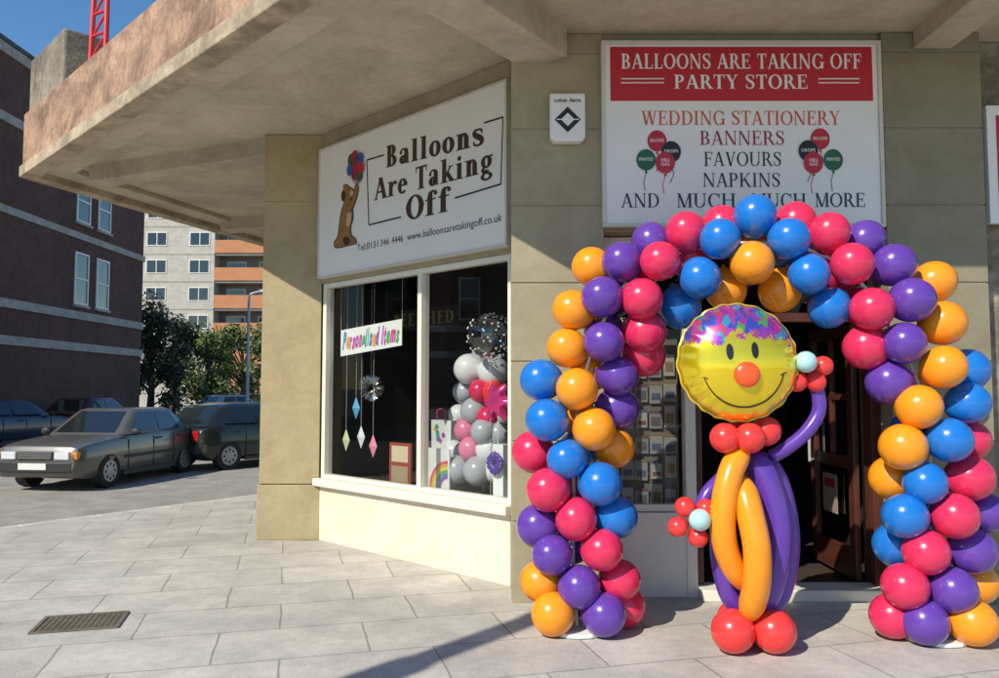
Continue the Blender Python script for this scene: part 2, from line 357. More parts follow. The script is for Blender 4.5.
# ------------------------------------------------------------------ setting
kd = Vector((.6, .8)); kn = Vector((.8, -.6)); k0 = Vector((-4.67, 10.67))
kp = lambda t, o=0.0: tuple(k0 + kd * t + kn * o)
g = MB().prism([(-900, -200), (900, -200), (900, 1600), (-900, 1600)], -.5, -.16).build('ground', M['ground']); tag(g, kind='structure')
r_ = MB().prism([kp(-30), kp(60), kp(60, -22), kp(-30, -22)], -.155, -.13).build('road', M['road']); tag(r_, kind='structure')
p_ = MB().prism([kp(-30, .15), kp(60, .15), (60, 59), (60, -25), (kp(-30, .15)[0], -25)], -.15, 0).build('pavement', M['pave']); tag(p_, kind='structure')
mb = MB(); t = -30.0
while t < 60:
    mb.prism([kp(t), kp(t + .905), kp(t + .905, .146), kp(t, .146)], -.149, .004); t += .915
k_ = mb.build('kerb', M['kerb'], bevel=.012); tag(k_, kind='structure')
# ------------------------------------------------------------------ shop building
SB = thing('shop_building', 'cream painted corner shop under a deep concrete canopy', 'building', (0, 6, 0))
def W(mb, name, m, parent=SB, **k): return mb.build(name, m, parent, world=True, **k)
def blocks(x0, x1, y0, y1, zs, proud=0.0):
    mb = MB(); mb.box(x0 + .008, x1 - .008, y0 + .008, y1, zs[0], zs[-1] - .002)
    for a, b in zip(zs, zs[1:]): mb.box(x0, x1, y0, y1 + .01, a + (.006 if a > 0 else 0), b - .006)
    return mb
W(blocks(.092, .80, 6.0, 6.5, [0, .6, 1.2, 1.8, 2.4, 3.0, 3.6, 4.2, 4.36]), 'pier', M['olive'], bevel=.004)
W(blocks(2.96, 3.72, 5.97, 6.5, [0, .6, 1.2, 1.8, 2.4, 3.0, 3.6, 4.2, 4.36]), 'pier', M['olive_shade'], bevel=.004)
W(MB().box(.80, 2.96, 6.02, 6.45, 2.80, 4.355), 'header_wall', M['olive'])
pil = W(blocks(-2.55, -1.915, 8.45, 9.05, [.58, 3.62, 4.36]), 'pillar', M['tan'], bevel=.006)
W(MB().box(-2.565, -1.90, 8.435, 9.06, 0, .575), 'plinth', M['tan'], bevel=.01)
def lconv(mb): mb.v = [LW(p.x, p.y, p.z) for p in mb.v]; return mb
E = LLEN
W(lconv(MB().box(.003, E - .003, .0, .22, .0, .57)), 'stall_riser', M['cream'], bevel=.005)
W(lconv(MB().box(.0, E, .0, .25, 2.72, 4.355)), 'header_wall', M['olive'])
W(lconv(MB().box(-.02, E + .01, -.07, .25, .572, .648)), 'sill', M['creamw'], bevel=.008)
xm = PL(417, 400)[0]
fr = MB()
for a, b in ((.004, .065), (xm - .028, xm + .028), (E - .05, E - .004)): fr.box(a, b, .02, .12, .650, 2.718)
for a, b in ((.066, xm - .029), (xm + .029, E - .051)):
    fr.box(a, b, .022, .118, .651, .69); fr.box(a, b, .022, .118, 2.67, 2.717)
wn = W(lconv(fr), 'window', M['creamw'], bevel=.004)
pn = MB()
for a, b in ((.067, xm - .03), (xm + .03, E - .052)): pn.add([(a, .07, .691), (b, .07, .691), (b, .07, 2.669), (a, .07, 2.669)], [(0, 1, 2, 3)])
po = W(lconv(pn), 'pane', M['glass']); po.parent = wn
W(lconv(MB().box(.0, E, .26, 1.35, .58, .62)), 'display_shelf', M['ifloor'])
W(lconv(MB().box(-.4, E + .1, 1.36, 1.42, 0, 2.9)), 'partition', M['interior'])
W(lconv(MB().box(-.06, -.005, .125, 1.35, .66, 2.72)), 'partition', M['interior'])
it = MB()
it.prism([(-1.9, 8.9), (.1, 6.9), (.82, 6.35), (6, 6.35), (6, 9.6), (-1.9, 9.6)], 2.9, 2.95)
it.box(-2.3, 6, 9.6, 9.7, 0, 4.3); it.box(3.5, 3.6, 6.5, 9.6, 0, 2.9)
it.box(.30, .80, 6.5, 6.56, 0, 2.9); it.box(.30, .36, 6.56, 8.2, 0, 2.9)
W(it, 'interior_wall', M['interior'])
W(MB().prism([(.36, 6.06), (.80, 6.56), (.81, 6.3), (3.4, 6.3), (3.5, 9.6), (.36, 9.6)], .004, .05), 'interior_floor', M['ifloor'])
W(MB().prism([(-2.5, 9.06), (-2.3, 9.06), (.1, 16), (-.1, 16)], 0, 4.35), 'side_wall', M['tan'])
W(MB().prism([(3.73, 6.15), (9, 6.15), (9, 6.3), (3.73, 6.3)], 0, 4.35), 'side_wall', M['greyc'])
# entrance
W(MB().box(.803, 1.50, 6.16, 6.30, 0, .64), 'stall_riser', M['wframe'], bevel=.004)
ef = MB().box(.803, .86, 6.18, 6.27, .645, 2.79).box(1.44, 1.52, 6.15, 6.28, .0, 2.79)
ef.box(.861, 1.439, 6.185, 6.265, .645, .70).box(.861, 1.439, 6.185, 6.265, 2.1, 2.15).box(.861, 1.439, 6.185, 6.265, 2.72, 2.79)
ew = W(ef, 'window', M['wframe'], bevel=.003)
gp = MB().poly([(.862, 6.22, .70), (1.438, 6.22, .70), (1.438, 6.22, 2.1), (.862, 6.22, 2.1)]).poly([(.862, 6.22, 2.15), (1.438, 6.22, 2.15), (1.438, 6.22, 2.72), (.862, 6.22, 2.72)])
q = W(gp, 'pane', M['glass']); q.parent = ew
W(MB().box(1.522, 2.95, 6.02, 6.29, 0, .085), 'doorstep', M['creamw'], bevel=.01)
df = MB().box(1.525, 1.58, 6.2, 6.29, .09, 2.79).box(2.88, 2.955, 6.15, 6.29, .09, 2.79).box(1.581, 2.879, 6.2, 6.29, 2.12, 2.19).box(1.581, 2.879, 6.2, 6.29, 2.72, 2.79)
W(df, 'door_frame', M['wood'], bevel=.004)
W(MB().poly([(1.582, 6.25, 2.19), (2.878, 6.25, 2.19), (2.878, 6.25, 2.72), (1.582, 6.25, 2.72)]), 'transom_pane', M['glass'])
dl = MB()
for y0, y1, z0, z1 in ((6.30, 6.40, .09, 2.11), (7.06, 7.16, .09, 2.11), (6.401, 7.059, .09, .32), (6.401, 7.059, .95, 1.05), (6.401, 7.059, 1.50, 1.55), (6.401, 7.059, 2.01, 2.11)):
    dl.box(2.80, 2.845, y0, y1, z0, z1)
dl.box(2.801, 2.844, 6.71, 6.75, 1.051, 1.499).box(2.801, 2.844, 6.71, 6.75, 1.551, 2.009)
dr = W(dl, 'door', M['wood'], bevel=.003)
q = W(MB().poly([(2.822, 6.40, .32), (2.822, 7.06, .32), (2.822, 7.06, .95), (2.822, 6.40, .95)]).poly([(2.822, 6.40, 1.05), (2.822, 7.06, 1.05), (2.822, 7.06, 2.01), (2.822, 6.40, 2.01)]), 'pane', M['glass']); q.parent = dr
q = W(MB().tube([(2.76, 7.08, .95), (2.76, 7.08, 1.3)], .014).bar((2.80, 7.08, .97), (2.76, 7.08, .97), .02).bar((2.80, 7.08, 1.28), (2.76, 7.08, 1.28), .02), 'handle', M['metal'], smooth=True); q.parent = dr
# canopy
K = (-5.95, 9.63); CC = (-.75, 4.43); CE = [(-3.85, 16), K, CC, (9, 4.43)]
def offs(pts, d):
    pts = [Vector(p) for p in pts]; nn = []
    for a, b in zip(pts, pts[1:]):
        e = (b - a).normalized(); nn.append(Vector((-e.y, e.x)))
    out = [pts[0] + nn[0] * d]
    for i in range(1, len(pts) - 1):
        m_ = (nn[i - 1] + nn[i]).normalized(); out.append(pts[i] + m_ * (d / m_.dot(nn[i])))
    out.append(pts[-1] + nn[-1] * d); return [tuple(p) for p in out]
def band(d0, d1, z0, z1): return MB().prism(offs(CE, d0) + offs(CE, d1)[::-1], z0, z1)
cn = W(MB().prism(offs(CE, .21) + [(9, 16)], 4.36, 4.7), 'canopy', M['soffit'])
q = W(band(0, .2, 4.2, 4.34), 'fascia_lip', M['lip'], bevel=.012); q.parent = cn
q = W(band(.03, .2, 4.343, 5.0), 'fascia', M['pink'], bevel=.015); q.parent = cn
q = W(band(.201, .55, 4.29, 4.358), 'soffit_step', M['soffit'], bevel=.008); q.parent = cn
q = W(MB().prism([(CE[1][0] + .12, CE[1][1] - .04), (CE[1][0] + 1.05, CE[1][1] - .97), (CE[1][0] + 1.75, CE[1][1] - .27), (CE[1][0] + .75, CE[1][1] + .7)], 4.9, 5.66), 'parapet_block', M['greyc'], bevel=.03); q.parent = cn
def beam(a, b, w, z0, z1):
    a = Vector(a); b = Vector(b); e = (b - a).normalized(); n = Vector((-e.y, e.x)) * w / 2
    o = W(MB().prism([tuple(a - n), tuple(b - n), tuple(b + n), tuple(a + n)], z0, z1), 'beam', M['beam'], bevel=.01); o.parent = cn
beam((.36, 6.02), (-.45, 4.92), .40, 4.13, 4.37)
beam((3.35, 5.965), (3.35, 5.0), .30, 4.22, 4.37)
beam((-2.3, 8.6), (-5.05, 9.82), .30, 4.16, 4.37)
beam((-1.6, 12.0), (-4.5, 12.85), .30, 4.16, 4.37)
W(MB().prism([(-1.9, 8.6), (.1, 6.6), (9, 6.6), (9, 16), (.3, 16)], 4.71, 8.5), 'upper_wall', M['greyc'])
# ------------------------------------------------------------------ left sign
lx0, lx1, lz0, lz1 = .01, E + .02, 2.765, 4.17
LS = thing('shop_sign', 'long white sign board with brown lettering and a small bear drawing above the side window', 'sign', LW(0, 0), LROT)
MB().box(lx0 + .02, lx1 - .02, -.055, -.003, lz0 + .02, lz1 - .02).build('board', M['whites'], LS)
f_ = MB().box(lx0, lx1, -.065, -.002, lz1 - .019, lz1).box(lx0, lx1, -.065, -.002, lz0, lz0 + .019).box(lx0, lx0 + .019, -.065, -.002, lz0 + .02, lz1 - .02).box(lx1 - .019, lx1, -.065, -.002, lz0 + .02, lz1 - .02)
f_.build('frame', M['signframe'], LS)
YL = -.0575
def lt(body, m, ul, vl, ur, vr, h, **k):
    a = PL(ul, vl, YL); b = PL(ur, vr, YL)
    return text(body, m, LS, (a[0] + b[0]) / 2, (a[1] + b[1]) / 2, YL, b[0] - a[0], h, slope=(b[1] - a[1]) / (b[0] - a[0]), **k)
lt('Balloons', M['brown'], 386, 157, 484, 132, .215, T=.22, t=.08)
lt('Are Taking', M['brown'], 374, 190, 493, 158, .215, T=.22, t=.08)
lt('Off', M['brown'], 406, 209, 451, 198, .225, T=.23, t=.08)
lt('Tel:0131', M['navy'], 357, 248, 378, 243.5, .065, serif=False)
lt('346', M['navy'], 380.5, 243, 389, 241, .065, serif=False)
lt('4446', M['navy'], 391.5, 240.5, 403, 238, .065, serif=False)
lt('www.balloonsaretakingoff.co.uk', M['navy'], 407, 237, 502, 217, .066, serif=False)
for (a, b) in (((367, 160), (384, 155)), ((484, 123), (503, 117)), ((503, 117), (501, 184)), ((501, 184), (455, 198)), ((367, 160), (369, 225)), ((369, 225), (401, 217))):
    p, q = PL(*a, YL), PL(*b, YL); MB().bar((p[0], YL, p[1]), (q[0], YL, q[1]), .003, .014).build('border_line', M['black'], LS)
def plp(pts, name, m, y, smooth=True, grow=0.0):
    if smooth: pts = [(p.x, p.y) for p in catmull([(a, b, 0) for a, b in pts + pts[:1]], 4)[:-1]]
    if grow:
        n_ = len(pts); ar = sum(pts[i][0] * pts[(i + 1) % n_][1] - pts[(i + 1) % n_][0] * pts[i][1] for i in range(n_)); sg = 1 if ar > 0 else -1; out = []
        for i in range(n_):
            t_ = Vector((pts[(i + 1) % n_][0] - pts[i - 1][0], pts[(i + 1) % n_][1] - pts[i - 1][1]))
            if t_.length < 1e-6: out.append(pts[i]); continue
            t_.normalize(); out.append((pts[i][0] + t_.y * grow * sg, pts[i][1] - t_.x * grow * sg))
        pts = out
    MB().slab([PL(*p, YL) for p in pts], y - .0012, y).build(name, m, LS)
bear = [(344.5, 189), (344, 186), (346.5, 185), (348.5, 187), (352, 189), (356, 192), (356.5, 195), (352, 197), (350, 199), (350.5, 204), (352.5, 211), (352.5, 219), (350.5, 227), (351, 235), (355, 239), (356, 243), (351, 244.5), (343, 246.5), (336, 247.5), (334.5, 243), (338, 237), (339.5, 228), (340.5, 219), (342.5, 209), (345, 201), (343.5, 194)]
plp(bear, 'bear_outline', M['bear2'], YL, grow=.9)
plp(bear, 'bear_drawing', M['bear'], YL - .0022)
arm_ = [(347, 206), (350.5, 203), (354.5, 194), (356, 186), (358.5, 187), (357, 197), (353, 208), (349, 212)]
plp([(351, 190.5), (356, 192), (356, 195), (352, 196.5), (350, 194)], 'bear_muzzle_drawing', M['bear3'], YL - .0042)
plp([(347.5, 213), (351, 212), (351.5, 219), (349, 227), (346.5, 224)], 'bear_belly_drawing', M['bear3'], YL - .0042)
plp(arm_, 'bear_arm_outline', M['bear2'], YL - .0060, grow=.6)
plp(arm_, 'bear_arm_drawing', M['bear'], YL - .0078)
plp([(343, 190), (341.5, 195), (342.5, 201), (345, 200), (346, 193)], 'bear_ear_drawing', M['bear2'], YL - .0042)
plp([(343, 239), (346, 236.5), (349.5, 239), (350, 243), (345, 245)], 'bear_leg_drawing', M['bear2'], YL - .0042)
plp([(355.2, 191.2), (356.8, 192), (356.6, 193.5), (355, 193)], 'bear_nose_drawing', M['black'], YL - .0060)
plp([(348.8, 189.3), (349.8, 189.4), (349.8, 191), (348.8, 190.9)], 'bear_eye_drawing', M['black'], YL - .0042)
for i, (u, v, m) in enumerate(((351, 160, 'bgreen'), (355, 174, 'maroon'), (360, 176, 'bgreen'), (356, 167, 'red'), (361, 159, 'bblue'), (351, 170, 'bblue'), (362, 168, 'red'), (356, 157, 'maroon'))):
    b_ = MB(); x, z = PL(u, v, YL); y = YL - .003 - i * .0025; b_.disc(x, z, .052, .064, y); e = PL(357, 187, YL)
    b_.bar((x, y + .0005, z - .06), (e[0], YL - .001, e[1]), .003); b_.build('drawn_balloon', M[m], LS)
# ------------------------------------------------------------------ front sign
YF = 5.94
FS = thing('shop_sign', 'square white sign with a red heading panel over the entrance', 'sign', (0, YF, 0))
pf = lambda u, v: (P(u, v, YF).x, P(u, v, YF).z)
fx0, fz1 = pf(601, 41); fx1 = pf(880, 41)[0]; fz0 = pf(740, 227)[1]
MB().box(fx0 + .03, fx1 - .03, 0, .055, fz0 + .03, fz1 - .03).build('board', M['whites'], FS)
MB().box(fx0, fx1, -.015, .056, fz1 - .029, fz1).box(fx0, fx1, -.015, .056, fz0, fz0 + .029).box(fx0, fx0 + .029, -.015, .056, fz0 + .03, fz1 - .03).box(fx1 - .029, fx1, -.015, .056, fz0 + .03, fz1 - .03).build('frame', M['signframe'], FS, bevel=.003)
a = pf(610, 47); b = pf(873, 101)
MB().box(a[0], b[0], -.004, -.0005, b[1], a[1]).build('heading_panel', M['red'], FS)
def ft(body, m, u0, u1, v0, v1, y=-.003, **k):
    a = pf(u0, v0); b = pf(u1, v1)
    return text(body, m, FS, (a[0] + b[0]) / 2, (a[1] + b[1]) / 2, y, b[0] - a[0], a[1] - b[1], **k)
ft('BALLOONS ARE TAKING OFF', M['whites'], 621, 861, 54, 69, y=-.0065, T=.17, t=.07)
ft('PARTY STORE', M['whites'], 674, 807, 75, 89, y=-.0065, T=.17, t=.07)
for u0, u1 in ((621, 664), (818, 859)):
    for v in (79, 83):
        MB().box(pf(u0, v)[0], pf(u1, v)[0], -.0065, -.0045, pf(u0, v + .55)[1], pf(u0, v - .55)[1]).build('rule_line', M['whites'], FS)
ft('WEDDING STATIONERY', M['orangered'], 641, 840, 111, 125, T=.135)
ft('BANNERS', M['maroon'], 700, 784, 131, 145, T=.135)
ft('FAVOURS', M['dgreen'], 704, 781, 152, 166, T=.135)
ft('NAPKINS', M['navy'], 703, 780, 173, 187, T=.135)
ft('AND', M['navy'], 621, 659, 193.5, 207.5, T=.135)
ft('MUCH,', M['navy'], 677, 741, 193.5, 207.5, T=.135)
ft('MUCH', M['navy'], 752, 806, 193.5, 207.5, T=.135)
ft('MORE', M['navy'], 815, 865, 193, 207, T=.135)
for cx in (0, 162):
    for i, (u, v, m, wd) in enumerate(((657, 141, 'red', 'BALLOONS'), (646, 160, 'bgreen', 'PRINTED'), (671, 152, 'black', 'DROPS'), (665, 163, 'red', 'HELI GAS'))):
        if cx: u, v = ((820, 139), (833, 160), (808, 151), (813, 163))[i]
        x, z = pf(u, v); b_ = MB(); y = -.003 - i * .0022
        b_.disc(x, z, .074, .083, y, t=.001); b_.slab([(x - .012, z - .10), (x + .012, z - .10), (x, z - .075)], y - .001, y)
        b_.tube([(x, -.003, z - .1), (x + .02 * (-1) ** i, -.003, z - .17), (x - .01, -.003, z - .24)], .0025, 6)
        o = b_.build('printed_balloon', M[m], FS)
        for j, wj in enumerate(wd.split(' ')):
            tx = text(wj, M['whites'], FS, x, z + .005 - j * .032 + (.016 if ' ' in wd else 0), y - .0016, .105 * (1 if len(wj) > 4 else .6), .024, bold=.01, serif=False); tx.parent = o
NS = thing('shop_sign', 'white and red sign cut off at the right edge of the view', 'sign', (3.76, 5.98, 0))
MB().box(0, 1.6, 0, .06, 2.86, 3.78).build('board', M['whites'], NS, bevel=.004)
MB().box(.07, 1.5, -.004, -.0005, 2.95, 3.7).build('printed_panel', M['red'], NS)
# alarm box
ab = P(567, 117, 5.96); AB = thing('alarm_box', 'white burglar alarm box with a black diamond emblem beside the entrance sign', 'alarm box', (ab.x, 5.90, 0))
zz0, zz1 = P(567, 141, 5.9).z, P(567, 93, 5.9).z; hw = .135
MB().slab([(-hw, zz1), (hw, zz1), (hw, zz0 + .03), (hw - .03, zz0), (-hw + .03, zz0), (-hw, zz0 + .03)], 0, .097).build('casing', M['whites'], AB, bevel=.012)
text('Lothian', M['black'], AB, -.052, zz1 - .055, -.002, .096, .03, serif=False, bold=.02)
text('Alarms', M['black'], AB, .056, zz1 - .055, -.002, .09, .03, serif=False, bold=.02)
zc = (zz0 + zz1) / 2 - .02
for s_, m, y in ((.1, 'black', -.001), (.052, 'whites', -.003)):
    MB().slab([(-s_, zc), (0, zc + s_), (s_, zc), (0, zc - s_)], y - .0015, y).build('emblem', M[m], AB)
MB().slab([(-.085, zc - .004), (.085, zc - .004), (.085, zc + .004), (-.085, zc + .004)], -.006, -.005).build('emblem_bar', M['whites'], AB)
# ------------------------------------------------------------------ balloon meshes
def balloon_mesh(key, n=28, m=18):
    mb = MB(); prof = []
    for i in range(1, m):
        a = math.pi * i / m; r = math.sin(a); z = math.cos(a)
        if z < 0: z *= 1.10; r *= 1 - .10 * (z / 1.1) ** 2
        prof.append((r, z))
    prof += [(.07, -1.13), (.05, -1.17), (.085, -1.22)]
    vs = [(0, 0, 1)]
    for r, z in prof:
        for k in range(n):
            a = 2 * math.pi * k / n; vs.append((r * math.cos(a), r * math.sin(a), z))
    fs = [(0, 1 + k, 1 + (k + 1) % n) for k in range(n)]
    for i in range(len(prof) - 1):
        for k in range(n): fs.append((1 + i * n + k, 1 + (i + 1) * n + k, 1 + (i + 1) * n + (k + 1) % n, 1 + i * n + (k + 1) % n))
    fs.append([1 + (len(prof) - 1) * n + k for k in range(n)])
    mb.add(vs, fs); return mb.mesh('balloon', LX[key], smooth=True)
BM = {k: balloon_mesh(k) for k in LX}
CN = {'O': 'orange', 'B': 'blue', 'P': 'purple', 'R': 'crimson', 'C': 'red', 'A': 'pale aqua', 'V': 'violet', 'W': 'white', 'S': 'silver', 'K': 'pink', 'N': 'orange red'}
def put_balloon(key, pos, r, parent, centre=None, name='balloon', lab=True):
    o = bpy.data.objects.new(name, BM[key]); COL.objects.link(o); o.parent = parent
    o.location = mtx(parent).inverted() @ Vector(pos); o.scale = (r, r, r)
    if centre is not None:
        dv = Vector(centre) - Vector(pos)
        if dv.length > 1e-4:
            o.rotation_mode = 'QUATERNION'; o.rotation_quaternion = Matrix.Rotation(-parent.rotation_euler.z, 3, 'Z').to_quaternion() @ Vector((0, 0, -1)).rotation_difference(dv.normalized())
    if lab: o['label'] = CN[key] + ' balloon'
    return o
# ------------------------------------------------------------------ balloon arch
AR = thing('balloon_arch', 'tall arch of orange, blue, purple and crimson balloons around the entrance', 'balloon arch', (P(760, 600, 5.3).x, 5.28, 0))
path = [(577, 625), (573, 560), (574, 500), (574, 450), (580, 400), (592, 350), (612, 305), (642, 268), (690, 250), (755, 243), (815, 252), (858, 280), (888, 325), (915, 375), (928, 425), (930, 480), (930, 540), (933, 600), (934, 632)]
dcen = lambda u: 5.33 - .17 * (u - 575) / 355
PW = catmull([P(u, v, dcen(u)) for u, v in path], 8)
MB().tube(PW, .012, 8).build('arch_tube', M['whites'], AR, world=True, smooth=True)
for i, u in enumerate((577, 934)):
    c = PW[0] if i == 0 else PW[-1]
    MB().prism([(c.x + .2 * math.cos(k * math.pi / 8), c.y + .2 * math.sin(k * math.pi / 8)) for k in range(16)], .004, .03).build('base_plate', M['whites'], AR, world=True, bevel=.006)
f, m_, b_ = -.13, -.02, .10
BL = [(592, 267, 'O', b_), (622, 262, 'P', m_), (660, 261, 'R', f), (573, 310, 'O', m_), (602, 297, 'P', f), (642, 299, 'R', f), (680, 308, 'B', b_), (604, 342, 'P', f), (567, 348, 'O', m_), (645, 332, 'R', m_), (644, 356, 'R', b_),
      (618, 376, 'P', m_), (577, 389, 'O', f), (541, 380, 'B', m_), (618, 408, 'P', b_), (594, 429, 'O', f), (547, 420, 'B', f), (614, 448, 'O', b_), (567, 459, 'B', f), (533, 452, 'R', b_), (600, 484, 'B', f), (616, 517, 'B', m_),
      (548, 490, 'R', f), (576, 519, 'R', f), (538, 526, 'P', m_), (602, 550, 'R', f), (552, 555, 'P', f), (540, 581, 'O', m_), (620, 580, 'R', m_), (579, 587, 'P', f), (553, 617, 'O', f), (604, 618, 'P', f), (624, 607, 'R', b_),
      (651, 242, 'P', b_), (686, 232, 'R', m_), (720, 239, 'B', f), (722, 226, 'R', b_), (755, 216, 'B', m_), (795, 223, 'R', b_), (752, 263, 'O', f), (700, 278, 'B', f), (789, 239, 'B', f), (829, 233, 'R', m_), (865, 240, 'P', b_), (809, 274, 'B', f),
      (780, 291, 'O', b_), (726, 290, 'O', b_), (852, 264, 'R', f), (894, 265, 'P', m_), (829, 308, 'B', m_), (872, 309, 'R', f), (912, 300, 'P', f), (934, 282, 'O', b_), (866, 347, 'R', m_), (904, 343, 'P', f), (943, 323, 'O', m_),
      (944, 367, 'O', f), (889, 382, 'P', m_), (919, 407, 'O', f), (967, 370, 'B', b_), (968, 403, 'B', m_), (949, 440, 'B', f), (903, 447, 'O', f), (925, 483, 'B', f), (968, 440, 'R', b_), (970, 478, 'R', m_), (892, 478, 'O', b_),
      (955, 516, 'R', f), (905, 516, 'B', f), (896, 545, 'B', b_), (926, 552, 'R', f), (972, 551, 'P', m_), (985, 512, 'P', b_), (905, 586, 'R', f), (953, 590, 'P', f), (975, 583, 'O', b_), (973, 625, 'O', f), (925, 627, 'P', f), (893, 619, 'R', m_)]
cnt = 0
for (u, v, c, dd) in BL:
    r = .143 * random.uniform(.96, 1.04)
    p = P(u, v, dcen(u) + dd); p.z = max(p.z, r * .98)
    r *= 1 + dd * .12
    ce = min(PW, key=lambda q: (q - p).length)
    o = put_balloon(c, p, r, AR, ce + Vector((0, .02, 0))); o.scale = (r * random.uniform(.96, 1.01), r * random.uniform(.96, 1.01), r); cnt += 1
nb = 100 - cnt
for i in range(nb):
    q = PW[int((i + .5) / nb * (len(PW) - 1))]
    near = min(BL, key=lambda e: (P(e[0], e[1], dcen(e[0])) - q).length)
    p = q + Vector((random.uniform(-.05, .05), .16, random.uniform(-.03, .0))); p.z = max(p.z, .145)
    put_balloon(near[2], p, .142, AR, q)
# ------------------------------------------------------------------ balloon figure
FG = thing('balloon_figure', 'smiling balloon figure with a yellow foil head standing in the archway', 'balloon figure', (P(754, 640, 4.95).x, 4.95, 0))
ft_c = P(754, 638, 4.97)
for (u, v, d) in ((733, 634, 4.88), (774, 635, 4.88), (738, 622, 5.10), (768, 622, 5.10)):
    p = P(u, v, d); p.z = .132; put_balloon('C', p, .132, FG, (ft_c.x, 4.98, .16), name='foot_balloon', lab=False)
def longb(pts, r, key, d, name='body_balloon', bulge=0.0):
    n = len(pts)
    w = [P(u, v, d - bulge * math.sin(math.pi * i / (n - 1))) for i, (u, v) in enumerate(pts)]
    c = catmull(w, 10); L = len(c)
    rr = []
    for i in range(L):
        t = i / (L - 1); e = min(t, 1 - t) * 2
        rr.append(max(.006, r * min(1, (1 - (1 - min(1, e / .34)) ** 2) ** .5)))
    return MB().tube(c, rr, 20).build(name, LX[key], FG, world=True, smooth=True, ang=1.2)
longb([(746, 452), (727, 485), (721, 540), (729, 590), (748, 616)], .072, 'V', 5.03)
longb([(756, 452), (777, 485), (787, 540), (779, 590), (760, 616)], .080, 'V', 5.07)
longb([(752, 453), (767, 482), (778, 530), (772, 580), (756, 616)], .082, 'V', 4.97, bulge=.06)
longb([(752, 453), (757, 490), (765, 540), (760, 580), (752, 616)], .08, 'O', 5.08, bulge=-.06)
longb([(745, 446), (731, 472), (723, 512), (727, 552), (746, 590)], .076, 'O', 4.92, bulge=.12)
longb([(740, 476), (749, 510), (757, 550), (756, 588), (747, 620)], .082, 'O', 4.90, bulge=.16)
nk = P(748, 438, 4.93)
for (u, v, d) in ((725, 438, 4.86), (750, 438, 4.83), (766, 431, 4.92), (740, 433, 5.05)):
    put_balloon('C', P(u, v, d), .093, FG, nk, name='collar_balloon', lab=False)
MB().tube(catmull([P(770, 458, 4.98), P(790, 446, 4.93), P(808, 430, 4.9), P(819, 410, 4.9), P(817, 386, 4.9)], 8), [.02] + [.043] * 31 + [.02], 14).build('arm_balloon', LX['V'], FG, world=True, smooth=True, ang=1.2)
MB().tube(catmull([P(738, 462, 5.02), P(722, 478, 4.97), P(708, 493, 4.94), P(698, 513, 4.93)], 8), [.02] + [.045] * 23 + [.02], 14).build('arm_balloon', LX['V'], FG, world=True, smooth=True, ang=1.2)
for hc, lst in (((808, 372), ((797, 382, 'C'), (816, 382, 'C'), (823, 366, 'C'), (806, 362, 'A'))), ((697, 520), ((685, 507, 'C'), (678, 527, 'C'), (698, 537, 'C'), (706, 509, 'C'), (700, 520, 'A')))):
    ce = P(hc[0], hc[1], 4.9)
    for (u, v, k) in lst:
        d = 4.80 if k == 'A' else 4.87
        put_balloon(k, P(u, v, d), .062 if k != 'A' else .066, FG, ce, name='hand_balloon')
